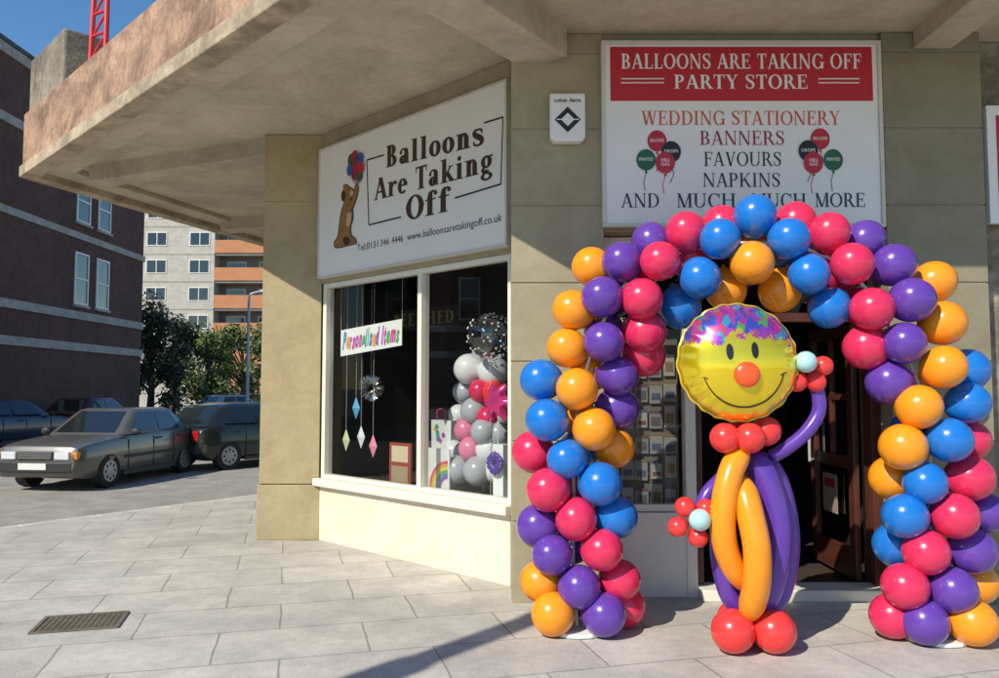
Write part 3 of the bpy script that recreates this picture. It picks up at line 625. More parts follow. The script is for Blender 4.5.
def foilmat():
    m, nt, b = nodes('foil_face'); N = nt.nodes; L = nt.links
    b.inputs['Metallic'].default_value = .68; b.inputs['Roughness'].default_value = .2; b.inputs['Coat Weight'].default_value = 1.0; b.inputs['Coat Roughness'].default_value = .05
    tc = N.new('ShaderNodeTexCoord'); sx = N.new('ShaderNodeSeparateXYZ'); L.new(tc.outputs['Object'], sx.inputs[0])
    nz = N.new('ShaderNodeTexNoise'); nz.inputs['Scale'].default_value = 13; nz.inputs['Detail'].default_value = 6; nz.inputs['Roughness'].default_value = .65; L.new(tc.outputs['Object'], nz.inputs['Vector'])
    ad = N.new('ShaderNodeMath'); ad.operation = 'MULTIPLY_ADD'; ad.inputs[1].default_value = .34; L.new(nz.outputs['Fac'], ad.inputs[0]); L.new(sx.outputs[2], ad.inputs[2])
    ab_ = N.new('ShaderNodeMath'); ab_.operation = 'ABSOLUTE'; L.new(sx.outputs[0], ab_.inputs[0])
    a2 = N.new('ShaderNodeMath'); a2.operation = 'MULTIPLY_ADD'; a2.inputs[1].default_value = .18; L.new(ab_.outputs[0], a2.inputs[0]); L.new(ad.outputs[0], a2.inputs[2])
    gt = N.new('ShaderNodeMath'); gt.operation = 'GREATER_THAN'; gt.inputs[1].default_value = .325; L.new(a2.outputs[0], gt.inputs[0])
    mp = N.new('ShaderNodeMapping'); mp.inputs['Scale'].default_value = (1, .15, .7); L.new(tc.outputs['Object'], mp.inputs['Vector'])
    dn = N.new('ShaderNodeTexNoise'); dn.inputs['Scale'].default_value = 18; dn.inputs['Detail'].default_value = 4; L.new(tc.outputs['Object'], dn.inputs['Vector'])
    va = N.new('ShaderNodeVectorMath'); va.operation = 'MULTIPLY_ADD'; va.inputs[1].default_value = (.09, .09, .09); L.new(dn.outputs['Color'], va.inputs[0]); L.new(mp.outputs['Vector'], va.inputs[2])
    vo = N.new('ShaderNodeTexVoronoi'); vo.inputs['Scale'].default_value = 26; L.new(va.outputs[0], vo.inputs['Vector'])
    sp = N.new('ShaderNodeSeparateColor'); L.new(vo.outputs['Color'], sp.inputs[0])
    rp = N.new('ShaderNodeValToRGB'); rp.color_ramp.interpolation = 'CONSTANT'
    cols = [(.80, .06, .42), (.10, .14, .65), (.50, .06, .55), (.08, .50, .62), (.82, .12, .25), (.20, .60, .10), (.45, .10, .62), (.80, .10, .50)]
    el = rp.color_ramp.elements
    el[0].position = 0; el[0].color = (*cols[0], 1); el[1].position = .15; el[1].color = (*cols[1], 1)
    for i in range(2, 8):
        e = el.new(.06 + i * .11); e.color = (*cols[i], 1)
    L.new(sp.outputs[0], rp.inputs['Fac'])
    mx = N.new('ShaderNodeMixRGB'); mx.inputs['Color1'].default_value = (.92, .68, .012, 1); L.new(gt.outputs[0], mx.inputs['Fac']); L.new(rp.outputs['Color'], mx.inputs['Color2'])
    L.new(mx.outputs['Color'], b.inputs['Base Color'])
    n3 = N.new('ShaderNodeTexNoise'); n3.inputs['Scale'].default_value = 6; n3.inputs['Detail'].default_value = 1; L.new(tc.outputs['Object'], n3.inputs['Vector'])
    bp = N.new('ShaderNodeBump'); bp.inputs['Strength'].default_value = .2; bp.inputs['Distance'].default_value = .03; L.new(n3.outputs['Fac'], bp.inputs['Height']); L.new(bp.outputs['Normal'], b.inputs['Normal']); L.new(bp.outputs['Normal'], b.inputs['Coat Normal'])
    return m
hp = P(737, 362, 4.86); HR = 58.5 / 790 * 4.86; TK = .17
def lens_y(r, a):
    t = min(1, r / HR); h = TK * (1 - t ** 2.2) ** .56
    wv = math.cos(22 * a + 1.1 * math.sin(3 * a) + .6 * math.sin(7 * a)); dep = .55 + .45 * math.sin(5 * a + 1)
    s = max(0, min(1, (t - .70) / .30)); s = s * s * (3 - 2 * s)
    return h * (1 + .17 * s * wv * dep)
mb = MB(); n, mrg = 200, 30; vs = []; fs = []
for sgn in (-1, 1):
    o = len(vs); vs.append((0, sgn * TK, 0))
    for i in range(1, mrg + 1):
        r = HR * math.sin(math.pi / 2 * i / mrg)
        for k in range(n):
            a = 2 * math.pi * k / n; ro = r * (1 + (.012 * math.cos(22 * a + 1.1 * math.sin(3 * a)) * (i / mrg) ** 6)); vs.append((ro * math.cos(a), sgn * max(lens_y(r, a), .001), ro * math.sin(a)))
    fs += [[o, o + 1 + k, o + 1 + (k + 1) % n] for k in range(n)]
    for i in range(mrg - 1):
        for k in range(n): fs.append([o + 1 + i * n + k, o + 1 + (i + 1) * n + k, o + 1 + (i + 1) * n + (k + 1) % n, o + 1 + i * n + (k + 1) % n])
mb.add(vs, fs)
head = bpy.data.objects.new('foil_head', mb.mesh('foil_head', foilmat(), smooth=True, ang=1.0)); COL.objects.link(head); head.parent = FG
head.location = hp - Vector(FG.location); head.rotation_euler = (R(-4), R(-3), R(-4))
rim = MB(); ins = []
for k in range(n):
    a = 2 * math.pi * k / n; w_ = 1 + .010 * math.cos(22 * a + 1.1 * math.sin(3 * a))
    ins.append((HR * .985 * w_ * math.cos(a), HR * .985 * w_ * math.sin(a)))
rim.add([(x, -.0015, z) for x, z in ins] + [(x * 1.035, .004 * math.cos(12 * i * .0314), z * 1.035) for i, (x, z) in enumerate(ins)], [(k, (k + 1) % n, n + (k + 1) % n, n + k) for k in range(n)])
rim.build('seam', mat('foil_seam', (.80, .55, .05), .25, .5), head)
def onlens(pts):
    return [(x, -lens_y(math.hypot(x, z), math.atan2(z, x)) - .003, z) for x, z in pts]
px = HR / 58.5
def patch(pts, name, m):
    mb = MB(); n_ = len(pts); c = (sum(p[0] for p in pts) / n_, sum(p[1] for p in pts) / n_)
    rings = [[(c[0] + (p[0] - c[0]) * s, c[1] + (p[1] - c[1]) * s) for p in pts] for s in (1, .6, .25)]
    vs = onlens(rings[0]) + onlens(rings[1]) + onlens(rings[2]) + onlens([c]); fs = []
    for j in range(2):
        for k in range(n_): fs.append((j * n_ + k, j * n_ + (k + 1) % n_, (j + 1) * n_ + (k + 1) % n_, (j + 1) * n_ + k))
    fs += [(2 * n_ + k, 2 * n_ + (k + 1) % n_, 3 * n_) for k in range(n_)]
    return mb.add(vs, fs).build(name, m, head, smooth=True)
ell = lambda cx, cz, rx, rz: [(cx * px + rx * px * math.cos(k * math.pi / 10), cz * px + rz * px * math.sin(k * math.pi / 10)) for k in range(20)]
M['ink'] = mat('black_ink', (.01, .01, .01), .3, var=.02, coat=.4)
patch(ell(-12, 8, 3.4, 8), 'eye', M['ink']); patch(ell(12, 8, 3.4, 8), 'eye', M['ink'])
MB().ball((2 * px, -TK - .008, -15 * px), 12.5 * px, 24, 14, (1, .4, 1)).build('nose', LX['N'], head, smooth=True)
smile = []
for i in range(33):
    a = R(198 + 144 * i / 32); smile.append((1 + 40 * math.cos(a), -3 + 43 * math.sin(a)))
mbs = MB(); pts2 = [(x * px, z * px) for x, z in smile]; P3 = [Vector(p) for p in onlens(pts2)]
mbs.tube(P3, [.003 + .0028 * math.sin(math.pi * i / 32) for i in range(33)], 6).build('mouth', M['ink'], head, smooth=True)
for ends, sg in ((0, -1), (-1, 1)):
    e = pts2[ends]; pp = onlens([(e[0] - .02, e[1] + (.012 if sg < 0 else -.004)), (e[0], e[1] + .006), (e[0] + .02, e[1] + (-.004 if sg < 0 else .012))])
    MB().tube(pp, .0032, 6).build('dimple', M['ink'], head)
# ------------------------------------------------------------------ window display
def disp(name, label, cat, u, v, y, group=None):
    x, z = PL(u, v, y); t = thing(name, label, cat, LW(x, y, 0), LROT, group); return t, z
lm = lambda n, c, **k: mat(n, c, k.get('r', .5), k.get('m', 0), var=.08)
bn, z = disp('banner', 'white paper banner with rainbow lettering hung inside the side window', 'banner', 370, 337, .16)
bx = [PL(340, 340, .16)[0], PL(401, 335, .16)[0]]; hw = (bx[1] - bx[0]) / 2
sl_ = .025   # the banner hangs a little lower on its left
MB().add([(-hw, 0, z - .16 - sl_), (hw, 0, z - .13 + sl_), (hw, 0, z + .13 + sl_), (-hw, 0, z + .12 - sl_)], [(0, 1, 2, 3)]).build('paper', M['whites'], bn)
cs = [(.05, .25, .6), (.7, .05, .3), (.9, .35, .02), (.05, .45, .12), (.35, .08, .55)]
cm = [lm('paint_%d' % i, c) for i, c in enumerate(cs)]
adv = {'P': .62, 'I': .40, 'i': .28, 'l': .30, 't': .36, 'm': .82, 'r': .40, ' ': .25}
wd = 'Personalised Items'; tot = sum(adv.get(c, .52) for c in wd); x = -hw * .93
for i, c in enumerate(wd):
    aw = adv.get(c, .52) / tot * hw * 1.86
    if c != ' ':
        hh = .18 if c in 'PIldti' else .12
        xx = x + aw / 2
        text(c, cm[(i * 2 + i // 4) % 5], bn, xx, z - .085 + hh / 2 + sl_ * xx / hw + .008 * math.sin(i * 1.7), -.003, aw * 1.04, hh, serif=False, bold=.05, shear=.4, slope=sl_ / hw)
    x += aw
for s_ in (-1, 1): MB().tube([(s_ * hw, .001, z + .11 + s_ * sl_), (s_ * hw, .001, 2.71)], .0015, 5).build('string', M['whites'], bn)
gb, z = disp('reflected_sign_board', 'faint street sign reflection in the side window, built as a dim board with gold lettering', 'sign', 408, 320, .95)  # added board imitates the faint reflection of a street sign in the glass
hb = (PL(455, 315, .95)[0] - PL(360, 320, .95)[0]) / 2
MB().box(-hb, hb, 0, .03, z - .12, z + .12).build('board', lm('reflection_dark', (.03, .028, .025)), gb)
text('THE BEE SHED', lm('reflection_gold', (.30, .25, .09)), gb, 0, z, -.004, hb * 1.8, .14, T=.2, t=.08)
for s_ in (-1, 1): MB().tube([(s_ * hb * .8, .015, z + .12), (s_ * hb * .8, .015, 2.89)], .002, 5).build('string', M['black'], gb)  # strings only carry the added reflection board
bb, z = disp('clear_balloon', 'clear round balloon with white dots at the top right of the side window', 'balloon', 490, 336, .42)
MB().ball((0, 0, z), .215, 28, 18).build('skin', M['bubble'], bb, smooth=True)
dd = MB()
for i in range(110):
    a = random.uniform(0, 6.28); ph = random.uniform(-1.3, 1.3); n_ = Vector((math.cos(a) * math.cos(ph), math.sin(a) * math.cos(ph), math.sin(ph)))
    dd.ball(Vector((0, 0, z)) + n_ * .215, .010, 6, 4)
dd.build('dots', M['whites'], bb); MB().tube([(0, 0, z - .215), (.01, 0, .63)], .002, 5).build('string', M['whites'], bb)
bc, z = disp('balloon_column', 'stack of white, silver and pink balloons standing in the side window', 'balloon column', 480, 420, .55)
bx0 = PL(480, 420, .55)[0]
for (u, v, k, r, y) in ((469, 369, 'W', .15, .55), (494, 372, 'W', .15, .62), (483, 357, 'S', .12, .72), (480, 391, 'R', .11, .5), (493, 392, 'C', .11, .55), (474, 411, 'S', .13, .5), (488, 418, 'R', .11, .5), (465, 392, 'S', .12, .62), (502, 412, 'W', .12, .62), (466, 430, 'K', .115, .48), (484, 432, 'S', .13, .45), (499, 434, 'S', .12, .55), (471, 449, 'K', .12, .45), (489, 450, 'W', .125, .5), (454, 452, 'W', .12, .6), (458, 470, 'S', .14, .42), (478, 471, 'S', .14, .40), (497, 470, 'W', .13, .5), (459, 415, 'W', .11, .7), (505, 450, 'S', .11, .7)):
    x, z = PL(u, v, y); put_balloon(k, LW(x, y, max(z, .62 + r)), r, bc, LW(bx0, .6, z))
MB().tube([(0, .05, .62), (0, .05, 1.7)], .01, 8).build('pole', M['whites'], bc)
fs_, z = disp('foil_flower', 'shiny pink flower shaped foil balloon in front of the balloon stack', 'balloon', 498, 402, .3)
fl = []
for i in range(60):
    a = 2 * math.pi * i / 60; r = .15 + .035 * math.cos(6 * a); fl.append((r * math.cos(a), r * math.sin(a)))
mb = MB(); mb.add([(x, 0, z + y) for x, y in fl] + [(x * .7, -.05, z + y * .7) for x, y in fl] + [(x * .7, .05, z + y * .7) for x, y in fl] + [(0, -.07, z), (0, .07, z)],
       [(k, (k + 1) % 60, 60 + (k + 1) % 60, 60 + k) for k in range(60)] + [(k, (k + 1) % 60, 120 + (k + 1) % 60, 120 + k) for k in range(60)] + [(60 + k, 60 + (k + 1) % 60, 180) for k in range(60)] + [(120 + k, 120 + (k + 1) % 60, 181) for k in range(60)])
mb.build('foil', mat('pink_foil', (.75, .06, .25), .18, .4), fs_, smooth=True); MB().tube([(0, 0, z - .12), (0, 0, .62)], .003, 6).build('stick', M['whites'], fs_)
ch, z = disp('picture_frame', 'red framed picture standing on the window shelf beside the mullion', 'picture frame', 400, 450, .30)
MB().box(-.17, .17, 0, .02, .62, 1.05).build('frame', lm('red_frame', (.32, .06, .04)), ch)
MB().box(-.13, .13, -.004, -.001, .86, 1.02).build('picture', lm('cream_card', (.62, .5, .35)), ch)
MB().box(-.13, .13, -.004, -.001, .66, .82).build('picture', lm('tan_card', (.35, .27, .18)), ch)
rc_, z = disp('greeting_card', 'white card with a rainbow arc propped on the window shelf', 'card', 438, 462, .28)
MB().box(-.16, .16, 0, .012, .62, 1.03).build('card', M['whites'], rc_)
for i, c in enumerate(((.7, .05, .05), (.85, .35, .02), (.8, .7, .05), (.05, .4, .1), (.05, .2, .55), (.3, .05, .4))):
    r0 = .26 - i * .028; pts = [(.14 - r0 * math.cos(R(j * 6)), .66 + r0 * math.sin(R(j * 6))) for j in range(16)] + [(.14 - (r0 - .027) * math.cos(R(j * 6)), .66 + (r0 - .027) * math.sin(R(j * 6))) for j in range(15, -1, -1)]
    MB().slab(pts, -.003, -.001).build('rainbow_stripe', lm('stripe_%d' % i, c), rc_)
pb, z = disp('gift_bag', 'white paper bag printed with coloured spots standing behind the rainbow card', 'bag', 441, 424, .55)
MB().slab([(-.13, .62), (.13, .62), (.15, 1.28), (-.15, 1.28)], 0, .10).build('bag', M['whites'], pb)
for i in range(9):
    MB().disc(random.uniform(-.1, .1), 1.0 + random.uniform(-.05, .22), .026, .026, -.001 - i * .0006, n=12, t=.0004).build('spot', cm[i % 5], pb)
MB().tube(catmull([(-.06, 0, 1.28), (-.05, 0, 1.38), (.05, 0, 1.38), (.06, 0, 1.28)], 6), .006, 6).build('handle', cm[1], pb)
for (u, v, c, nm) in ((356, 408, (.08, .35, .6), 'blue'), (361, 437, (.7, .72, .75), 'white'), (373, 446, (.75, .25, .35), 'pink'), (346, 440, (.55, .6, .35), 'pale green'), (424, 388, (.45, .6, .75), 'pale blue')):
    dm, z = disp('hanging_ornament', nm + ' diamond shaped paper ornament hanging in the side window', 'ornament', u, v, .25, 'hanging diamond ornaments')
    MB().add([(-.07, 0, z), (0, 0, z + .12), (.07, 0, z), (0, 0, z - .12), (0, -.03, z), (0, .03, z)], [(0, 1, 4), (1, 2, 4), (2, 3, 4), (3, 0, 4), (0, 1, 5), (1, 2, 5), (2, 3, 5), (3, 0, 5)]).build('paper', lm('ornament_' + nm, c), dm)
    MB().tube([(0, 0, z + .12), (0, 0, 2.72)], .0014, 5).build('string', M['whites'], dm)
sb, z = disp('mirror_ball', 'silver tinsel ball hanging behind the left pane of the side window', 'ball', 371, 388, .45)
mb = MB()
for i in range(260):
    n_ = Vector((random.gauss(0, 1), random.gauss(0, 1), random.gauss(0, 1))).normalized(); t_ = n_.orthogonal().normalized() * .012
    c = Vector((0, 0, z)); mb.add([c + n_ * .06 - t_, c + n_ * .06 + t_, c + n_ * .15], [(0, 1, 2)])
mb.build('tinsel', mat('tinsel', (.6, .6, .62), .25, .8), sb); MB().tube([(0, 0, z + .1), (0, 0, 2.72)], .0014, 5).build('string', M['whites'], sb)
ro, z = disp('rosette', 'purple bow fixed on a white ribbon column at the right end of the window', 'bow', 498, 463, .14)
MB().box(-.06, .06, 0, .10, .651, 1.12).build('ribbon_box', M['whites'], ro)
mb = MB()
for i in range(12):
    a = i * math.pi / 6; c_, s_ = math.cos(a), math.sin(a); mb.ball((.06 * c_, -.04, z + .06 * s_), .04, 10, 6, (abs(c_) * .6 + .5, .5, abs(s_) * .6 + .5))
mb.build('bow', lm('purple_ribbon', (.10, .05, .30), r=.3), ro, smooth=True)
# packets behind the entrance window
pk = [lm('packet_film_%d' % i, c, r=.3) for i, c in enumerate(((.46, .44, .40), (.34, .33, .31), (.50, .45, .41), (.28, .29, .32)))]
pr = [lm('packet_print_%d' % i, c) for i, c in enumerate(((.20, .09, .10), (.10, .13, .22), (.26, .21, .10), (.14, .12, .12)))]
pv = []
for i in range(4):
    w_ = .044 + .008 * (i % 2); hh = .125 + .025 * (i % 3)
    pv.append((MB().box(-w_, w_, 0, .02, .66, .66 + hh).mesh('packet', pk[i]), MB().slab([(-w_ * .7, .66 + hh * .2), (w_ * .7, .66 + hh * .2), (w_ * .7, .66 + hh * (.45 + .1 * i)), (-w_ * .7, .66 + hh * (.45 + .1 * i))], -.004, -.001).mesh('print', pr[i]), MB().box(-w_, w_, -.005, 0, .66 + hh + .001, .68 + hh).mesh('hang_tab', pr[(i + 1) % 4])))
for i in range(5):
    for j in range(6):
        tk = thing('party_packet', 'pale party packet hanging in rows behind the entrance window', 'packet', (.915 + i * .116 + random.uniform(-.006, .006), 6.42, j * .205 + random.uniform(-.015, .015)), 0, 'packets behind the entrance window')
        for nm_, me_ in zip(('packet', 'print', 'hang_tab'), pv[(i * 3 + j * 2 + random.randint(0, 1)) % 4]):
            o = bpy.data.objects.new(nm_, me_); COL.objects.link(o); o.parent = tk
M['peg'] = mat('pegboard', (.20, .18, .15), .7, var=.1)
W(MB().box(.84, 1.45, 6.445, 6.475, .64, 2.0), 'pegboard', M['peg'])
nt_ = thing('door_notice', 'pale notice fixed low on the open brown door', 'notice', (2.79, 6.74, 0))
MB().box(0, .006, -.14, .14, .56, .88).build('paper', lm('notice_paper', (.33, .27, .21)), nt_)
MB().box(-.003, -.001, -.10, .10, .77, .84).build('print', M['maroon'], nt_)
# ------------------------------------------------------------------ drain cover
gc = G(81, 623); DC = thing('drain_cover', 'rectangular iron drain cover set in the paving at lower left', 'drain cover', (gc.x, gc.y, 0), R(15))
hx_, hy_ = .27, .20
mb = MB().box(-hx_, hx_, -hy_, -hy_ + .025, .001, .012).box(-hx_, hx_, hy_ - .025, hy_, .001, .012).box(-hx_, -hx_ + .025, -hy_ + .026, hy_ - .026, .001, .012).box(hx_ - .025, hx_, -hy_ + .026, hy_ - .026, .001, .012)
mb.build('frame', M['iron'], DC)
MB().box(-hx_ + .026, hx_ - .026, -hy_ + .026, hy_ - .026, .001, .006).build('plate', mat('cover_plate', (.11, .09, .066), .85, 0, var=.3, scale=10), DC)
mb = MB()
for i in range(13):
    for j in range(9): mb.box(-.232 + i * .0365, -.210 + i * .0365, -.165 + j * .0375, -.145 + j * .0375, .0065, .011)
mb.build('tread', M['iron'], DC)
# ------------------------------------------------------------------ lamps
def lamp(label, x, y, z, h, az, arm=.9, k=1.0):
    t = thing('street_lamp', label, 'street lamp', (x, y, z), az)
    MB().tube([(0, 0, 0), (0, 0, 1.1), (0, 0, 1.15), (0, 0, h - .3)], [.085 * k, .085 * k, .055 * k, .046 * k], 12).build('pole', M['metal'], t, smooth=True)
    MB().tube(catmull([(0, 0, h - .32), (.05, 0, h - .1), (.3, 0, h), (arm, 0, h + .04)], 6), .035 * k, 8).build('arm', M['metal'], t, smooth=True)
    MB().ball((arm + .25, 0, h + .04), .3, 14, 8, (1, .42, .30)).build('lamp_head', lm('lamp_head', (.6, .6, .57)), t, smooth=True)
    return t
lp = P(247, 403, 32)
lamp('slim grey street lamp rising behind the parked cars', lp.x, 32, -.13, P(247, 292, 32).z + .13, R(10), .45, 1.15)
lamp('tall grey street lamp on the near pavement casting its shadow over the foreground paving', -4.50, -.05, 0, 5.5, R(50), .6, 3.0)
# ------------------------------------------------------------------ red lattice
rm = P(98, 40, 8.35); RM = thing('red_lattice', 'red metal lattice frame standing on the canopy roof behind the parapet', 'metal frame', (rm.x, 8.35, 4.7), R(-30))
for x in (-.14, .14):
    MB().tube([(x, 0, 0), (x * .7 + .05, 0, 2.4)], .028, 8).build('upright', M['redmetal'], RM, smooth=True)
for i in range(9):
    z = .25 + i * .24
    MB().bar((-.13 + .006 * i, 0, z), (.13, 0, z), .024).build('rung', M['redmetal'], RM)
    MB().bar((-.13 + .006 * i, .012, z), (.13, .012, z + .24), .02).build('brace', M['redmetal'], RM)
# ------------------------------------------------------------------ cars
M['tyre'] = mat('tyre_rubber', (.02, .02, .02), .85, var=.1)
M['rim'] = mat('wheel_rim', (.36, .36, .37), .45, .6, var=.1)
M['cglass'] = mat('car_glass', (.014, .017, .018), .04, 0, var=.02, coat=.6, spec=.8)
M['plastic'] = mat('dark_plastic', (.03, .03, .032), .6, var=.1)
M['chrome'] = mat('bright_trim', (.6, .6, .6), .2, .8, var=.03)
M['hlamp'] = mat('headlamp', (.75, .77, .79), .08, .2, var=.03, coat=1)
M['amber'] = mat('indicator', (.7, .22, .02), .2, var=.03, coat=.6)
M['rlamp'] = mat('rear_lamp', (.42, .012, .012), .2, var=.03, coat=.8)
M['platew'] = mat('plate_white', (.72, .72, .68), .4, var=.03)
M['platey'] = mat('plate_yellow', (.72, .52, .05), .4, var=.03)
def bil(q, u, v):
    return q[0] * (1 - u) * (1 - v) + q[1] * u * (1 - v) + q[2] * u * v + q[3] * (1 - u) * v
def winq(q, u0, u1, v0, v1, out=.006, u2=None, u3=None):
    u2 = u0 if u2 is None else u2; u3 = u1 if u3 is None else u3
    q = [Vector(p) for p in q]; pts = [bil(q, u0, v0), bil(q, u1, v0), bil(q, u3, v1), bil(q, u2, v1)]
    nrm = (pts[1] - pts[0]).cross(pts[3] - pts[0]).normalized()
    c = sum(pts, Vector()) / 4
    if nrm.dot(c - Vector((-.2, 0, 1.0))) < 0: nrm = -nrm
    a = [p + nrm * out for p in pts]; b = [p - nrm * .01 for p in pts]
    return MB().add(a + b, [(0, 1, 2, 3), (7, 6, 5, 4), (0, 4, 5, 1), (1, 5, 6, 2), (2, 6, 7, 3), (3, 7, 4, 0)])
def car(label, loc, heading, color, hatch=False, rough=.3, wagon=False, group='cars parked along the road', name='parked_car', metal=.3, size=1.0):
    t = thing(name, label, 'car', loc, math.atan2(heading[1], heading[0]), group)
    paint = mat('car_paint', color, rough, metal, var=.03, coat=.7)
    S = [(-2.16, .74, .70, .34), (-2.10, .90, .78, .26), (-1.85, .955, .82, .22), (-1.5, .97, .835, .2), (-.9, .955, .845, .2), (0, .935, .85, .2), (.75, .92, .85, .2), (.95, .915, .845, .2), (1.5, .87, .83, .2), (1.9, .82, .81, .22), (2.10, .77, .78, .26), (2.17, .66, .73, .34)]
    if hatch: S = [(-1.90, .74, .68, .36), (-1.84, .86, .75, .28), (-1.70, .95, .80, .22), (-1.4, .97, .83, .2), (-.8, .955, .845, .2), (0, .935, .85, .2), (.65, .93, .85, .2), (.85, .92, .84, .2), (1.3, .88, .82, .2), (1.68, .80, .78, .22), (1.88, .70, .72, .28), (1.95, .58, .62, .36)]
    vs = []; fs = []
    for x, zt, w, zb in S:
        half = [(w * .90, zb), (w * .985, zb + .1), (w, .55), (w * .985, zt - .09), (w * .95, zt - .02), (w * .80, zt + .008), (w * .4, zt + .02)]
        ring = [(x, y, z) for y, z in half] + [(x, -y, z) for y, z in half[::-1]]; vs += ring
    n = 14
    for i in range(len(S) - 1):
        for k in range(n): fs.append((i * n + k, (i + 1) * n + k, (i + 1) * n + (k + 1) % n, i * n + (k + 1) % n))
    fs += [list(range(n)), list(range((len(S) - 1) * n, len(S) * n))]
    body = MB().add(vs, fs).build('body', paint, t, smooth=True, ang=.95 if hatch else .6)
    wr, wf = (-1.22, 1.22) if hatch else (-1.28, 1.32)
    cut = MB()
    for x in (wr, wf):
        for s_ in (-1, 1): cut.tube([(x, s_ * .62, .31), (x, s_ * 1.0, .31)], .365, 28)
    co = cut.build('cutter', M['plastic'])
    md = body.modifiers.new('arch', 'BOOLEAN'); md.operation = 'DIFFERENCE'; md.object = co; md.solver = 'EXACT'
    bpy.context.view_layer.update()
    nm = bpy.data.meshes.new_from_object(body.evaluated_get(bpy.context.evaluated_depsgraph_get()))
    body.modifiers.clear(); body.data = nm; bpy.data.objects.remove(co)
    if hatch: xb0, xb1, xt0, xt1, zt = -1.80, .86, -1.05, .05, 1.41
    else: xb0, xb1, xt0, xt1, zt = -1.62, .92, -1.02, .22, 1.40
    if wagon: xb0, xt0 = -2.05, -1.75
    zb = .925; wb, wt = .775, .585
    if hatch: wt = .55
    lv = []
    lev = ((0, zb), (.33, zb + (zt - zb) * .33), (.7, zb + (zt - zb) * .72), (.93, zt - .03), (1, zt))
    if hatch: lev = ((0, zb), (.28, zb + (zt - zb) * .36), (.62, zb + (zt - zb) * .76), (.88, zt - .045), (1, zt))
    for k, (tt, zz) in enumerate(lev):
        ins_ = (.16 if hatch else .05) if k == 4 else 0
        x0 = xb0 + (xt0 - xb0) * tt + ins_; x1 = xb1 + (xt1 - xb1) * tt - ins_ - (.01 if k == 4 else 0); w = wb + (wt - wb) * tt - (.09 if hatch else .05) * (k == 4)
        lv.append([(x1, -w * .88, zz), (x1 - .10, -w, zz), (x0 + .10, -w, zz), (x0, -w * .88, zz), (x0, w * .88, zz), (x0 + .10, w, zz), (x1 - .10, w, zz), (x1, w * .88, zz)])
    mb = MB(); o = []
    for l in lv: o += l
    ff = []
    for i in range(4):
        for k in range(8): ff.append((i * 8 + k, i * 8 + (k + 1) % 8, (i + 1) * 8 + (k + 1) % 8, (i + 1) * 8 + k))
    ff.append(list(range(32, 40))); mb.add(o, ff).build('cabin', paint, t, smooth=True, ang=1.0)
    T = lv[3]; B = lv[0]
    off_ = .024 if hatch else .008
    winq([B[0], B[7], T[7], T[0]], .05, .95, .08, .94, out=off_).build('windscreen', M['cglass'], t)
    winq([B[4], B[3], T[3], T[4]], .07, .93, .12, .92, out=off_).build('rear_window', M['cglass'], t)
    for q in ([B[2], B[1], T[1], T[2]], [B[5], B[6], T[6], T[5]]):
        winq(q, .14, .49, .10, .90, u2=.06, out=off_).build('side_window', M['cglass'], t)
        winq(q, .53, .93, .10, .90, u3=.95, out=off_).build('side_window', M['cglass'], t)
    fe, re_ = (1.95, -1.90) if hatch else (2.17, -2.16)
    wk = .92 if hatch else 1.0
    MB().prism([(fe - .20, -.80 * wk), (fe + .01, -.68 * wk), (fe + .07, -.3), (fe + .07, .3), (fe + .01, .68 * wk), (fe - .20, .80 * wk)], .34, .54).build('bumper', M['plastic'], t, bevel=.03)
    MB().prism([(re_ + .16, .82), (re_ - .03, .72 * wk), (re_ - .08, .3), (re_ - .08, -.3), (re_ - .03, -.72 * wk), (re_ + .16, -.82)], .36, .56).build('bumper', M['plastic'], t, bevel=.03)
    gr = MB().box(fe - .06, fe + .022, -.33, .33, .57, .70).build('grille', M['plastic'], t, bevel=.01)
    for k in range(4):
        MB().box(fe + .0225, fe + .028, -.31, .31, .585 + k * .03, .595 + k * .03).build('grille_bar', M['chrome'], gr)
    MB().box(fe + .0225, fe + .03, -.34, .34, .702, .715).build('grille_trim', M['chrome'], gr)
    for s_ in (-1, 1):
        a, b = sorted((s_ * .36, s_ * .64 * wk)); MB().box(fe - .10, fe + .024, a, b, .565, .705).build('headlight', M['hlamp'], t, bevel=.02)
        a, b = sorted((s_ * .645 * wk, s_ * .775 * wk)); MB().box(fe - .20, fe - .01, a, b, .57, .70).build('indicator', M['amber'], t, bevel=.02)
        a, b = sorted((s_ * .50, s_ * .765 * wk)); MB().box(re_ - .012, re_ + .14, a, b, .62, .84).build('taillight', M['rlamp'], t, bevel=.03)
        MB().ball((.70, s_ * .93, .98), .10, 10, 7, (.6, 1, .75)).build('mirror', M['plastic'], t, smooth=True)
        a, b = sorted((s_ * .845, s_ * .862)); MB().box(wr + .42, wf - .42, a, b, .50, .56).build('side_trim', M['plastic'], t)
        a, b = sorted((s_ * .80, s_ * .848)); MB().box(wr + .40, wf - .40, a, b, .19, .27).build('sill_panel', M['plastic'], t)
        for hx2 in (-.15, -.95):
            a, b = sorted((s_ * .835, s_ * .868)); MB().box(hx2 - .18, hx2, a, b, .80, .83).build('door_handle', M['plastic'], t)
        for dx in (.78, -.06, -.80):
            a, b = sorted((s_ * .842, s_ * .853)); MB().box(dx - .006, dx + .006, a, b, .30, .86).build('door_seam', M['plastic'], t)
    MB().box(fe + .072, fe + .08, -.26, .26, .40, .51).build('number_plate', M['platew'], t)
    MB().box(re_ - .03, re_ - .018, -.26, .26, .64, .75).build('number_plate', M['platey'], t)
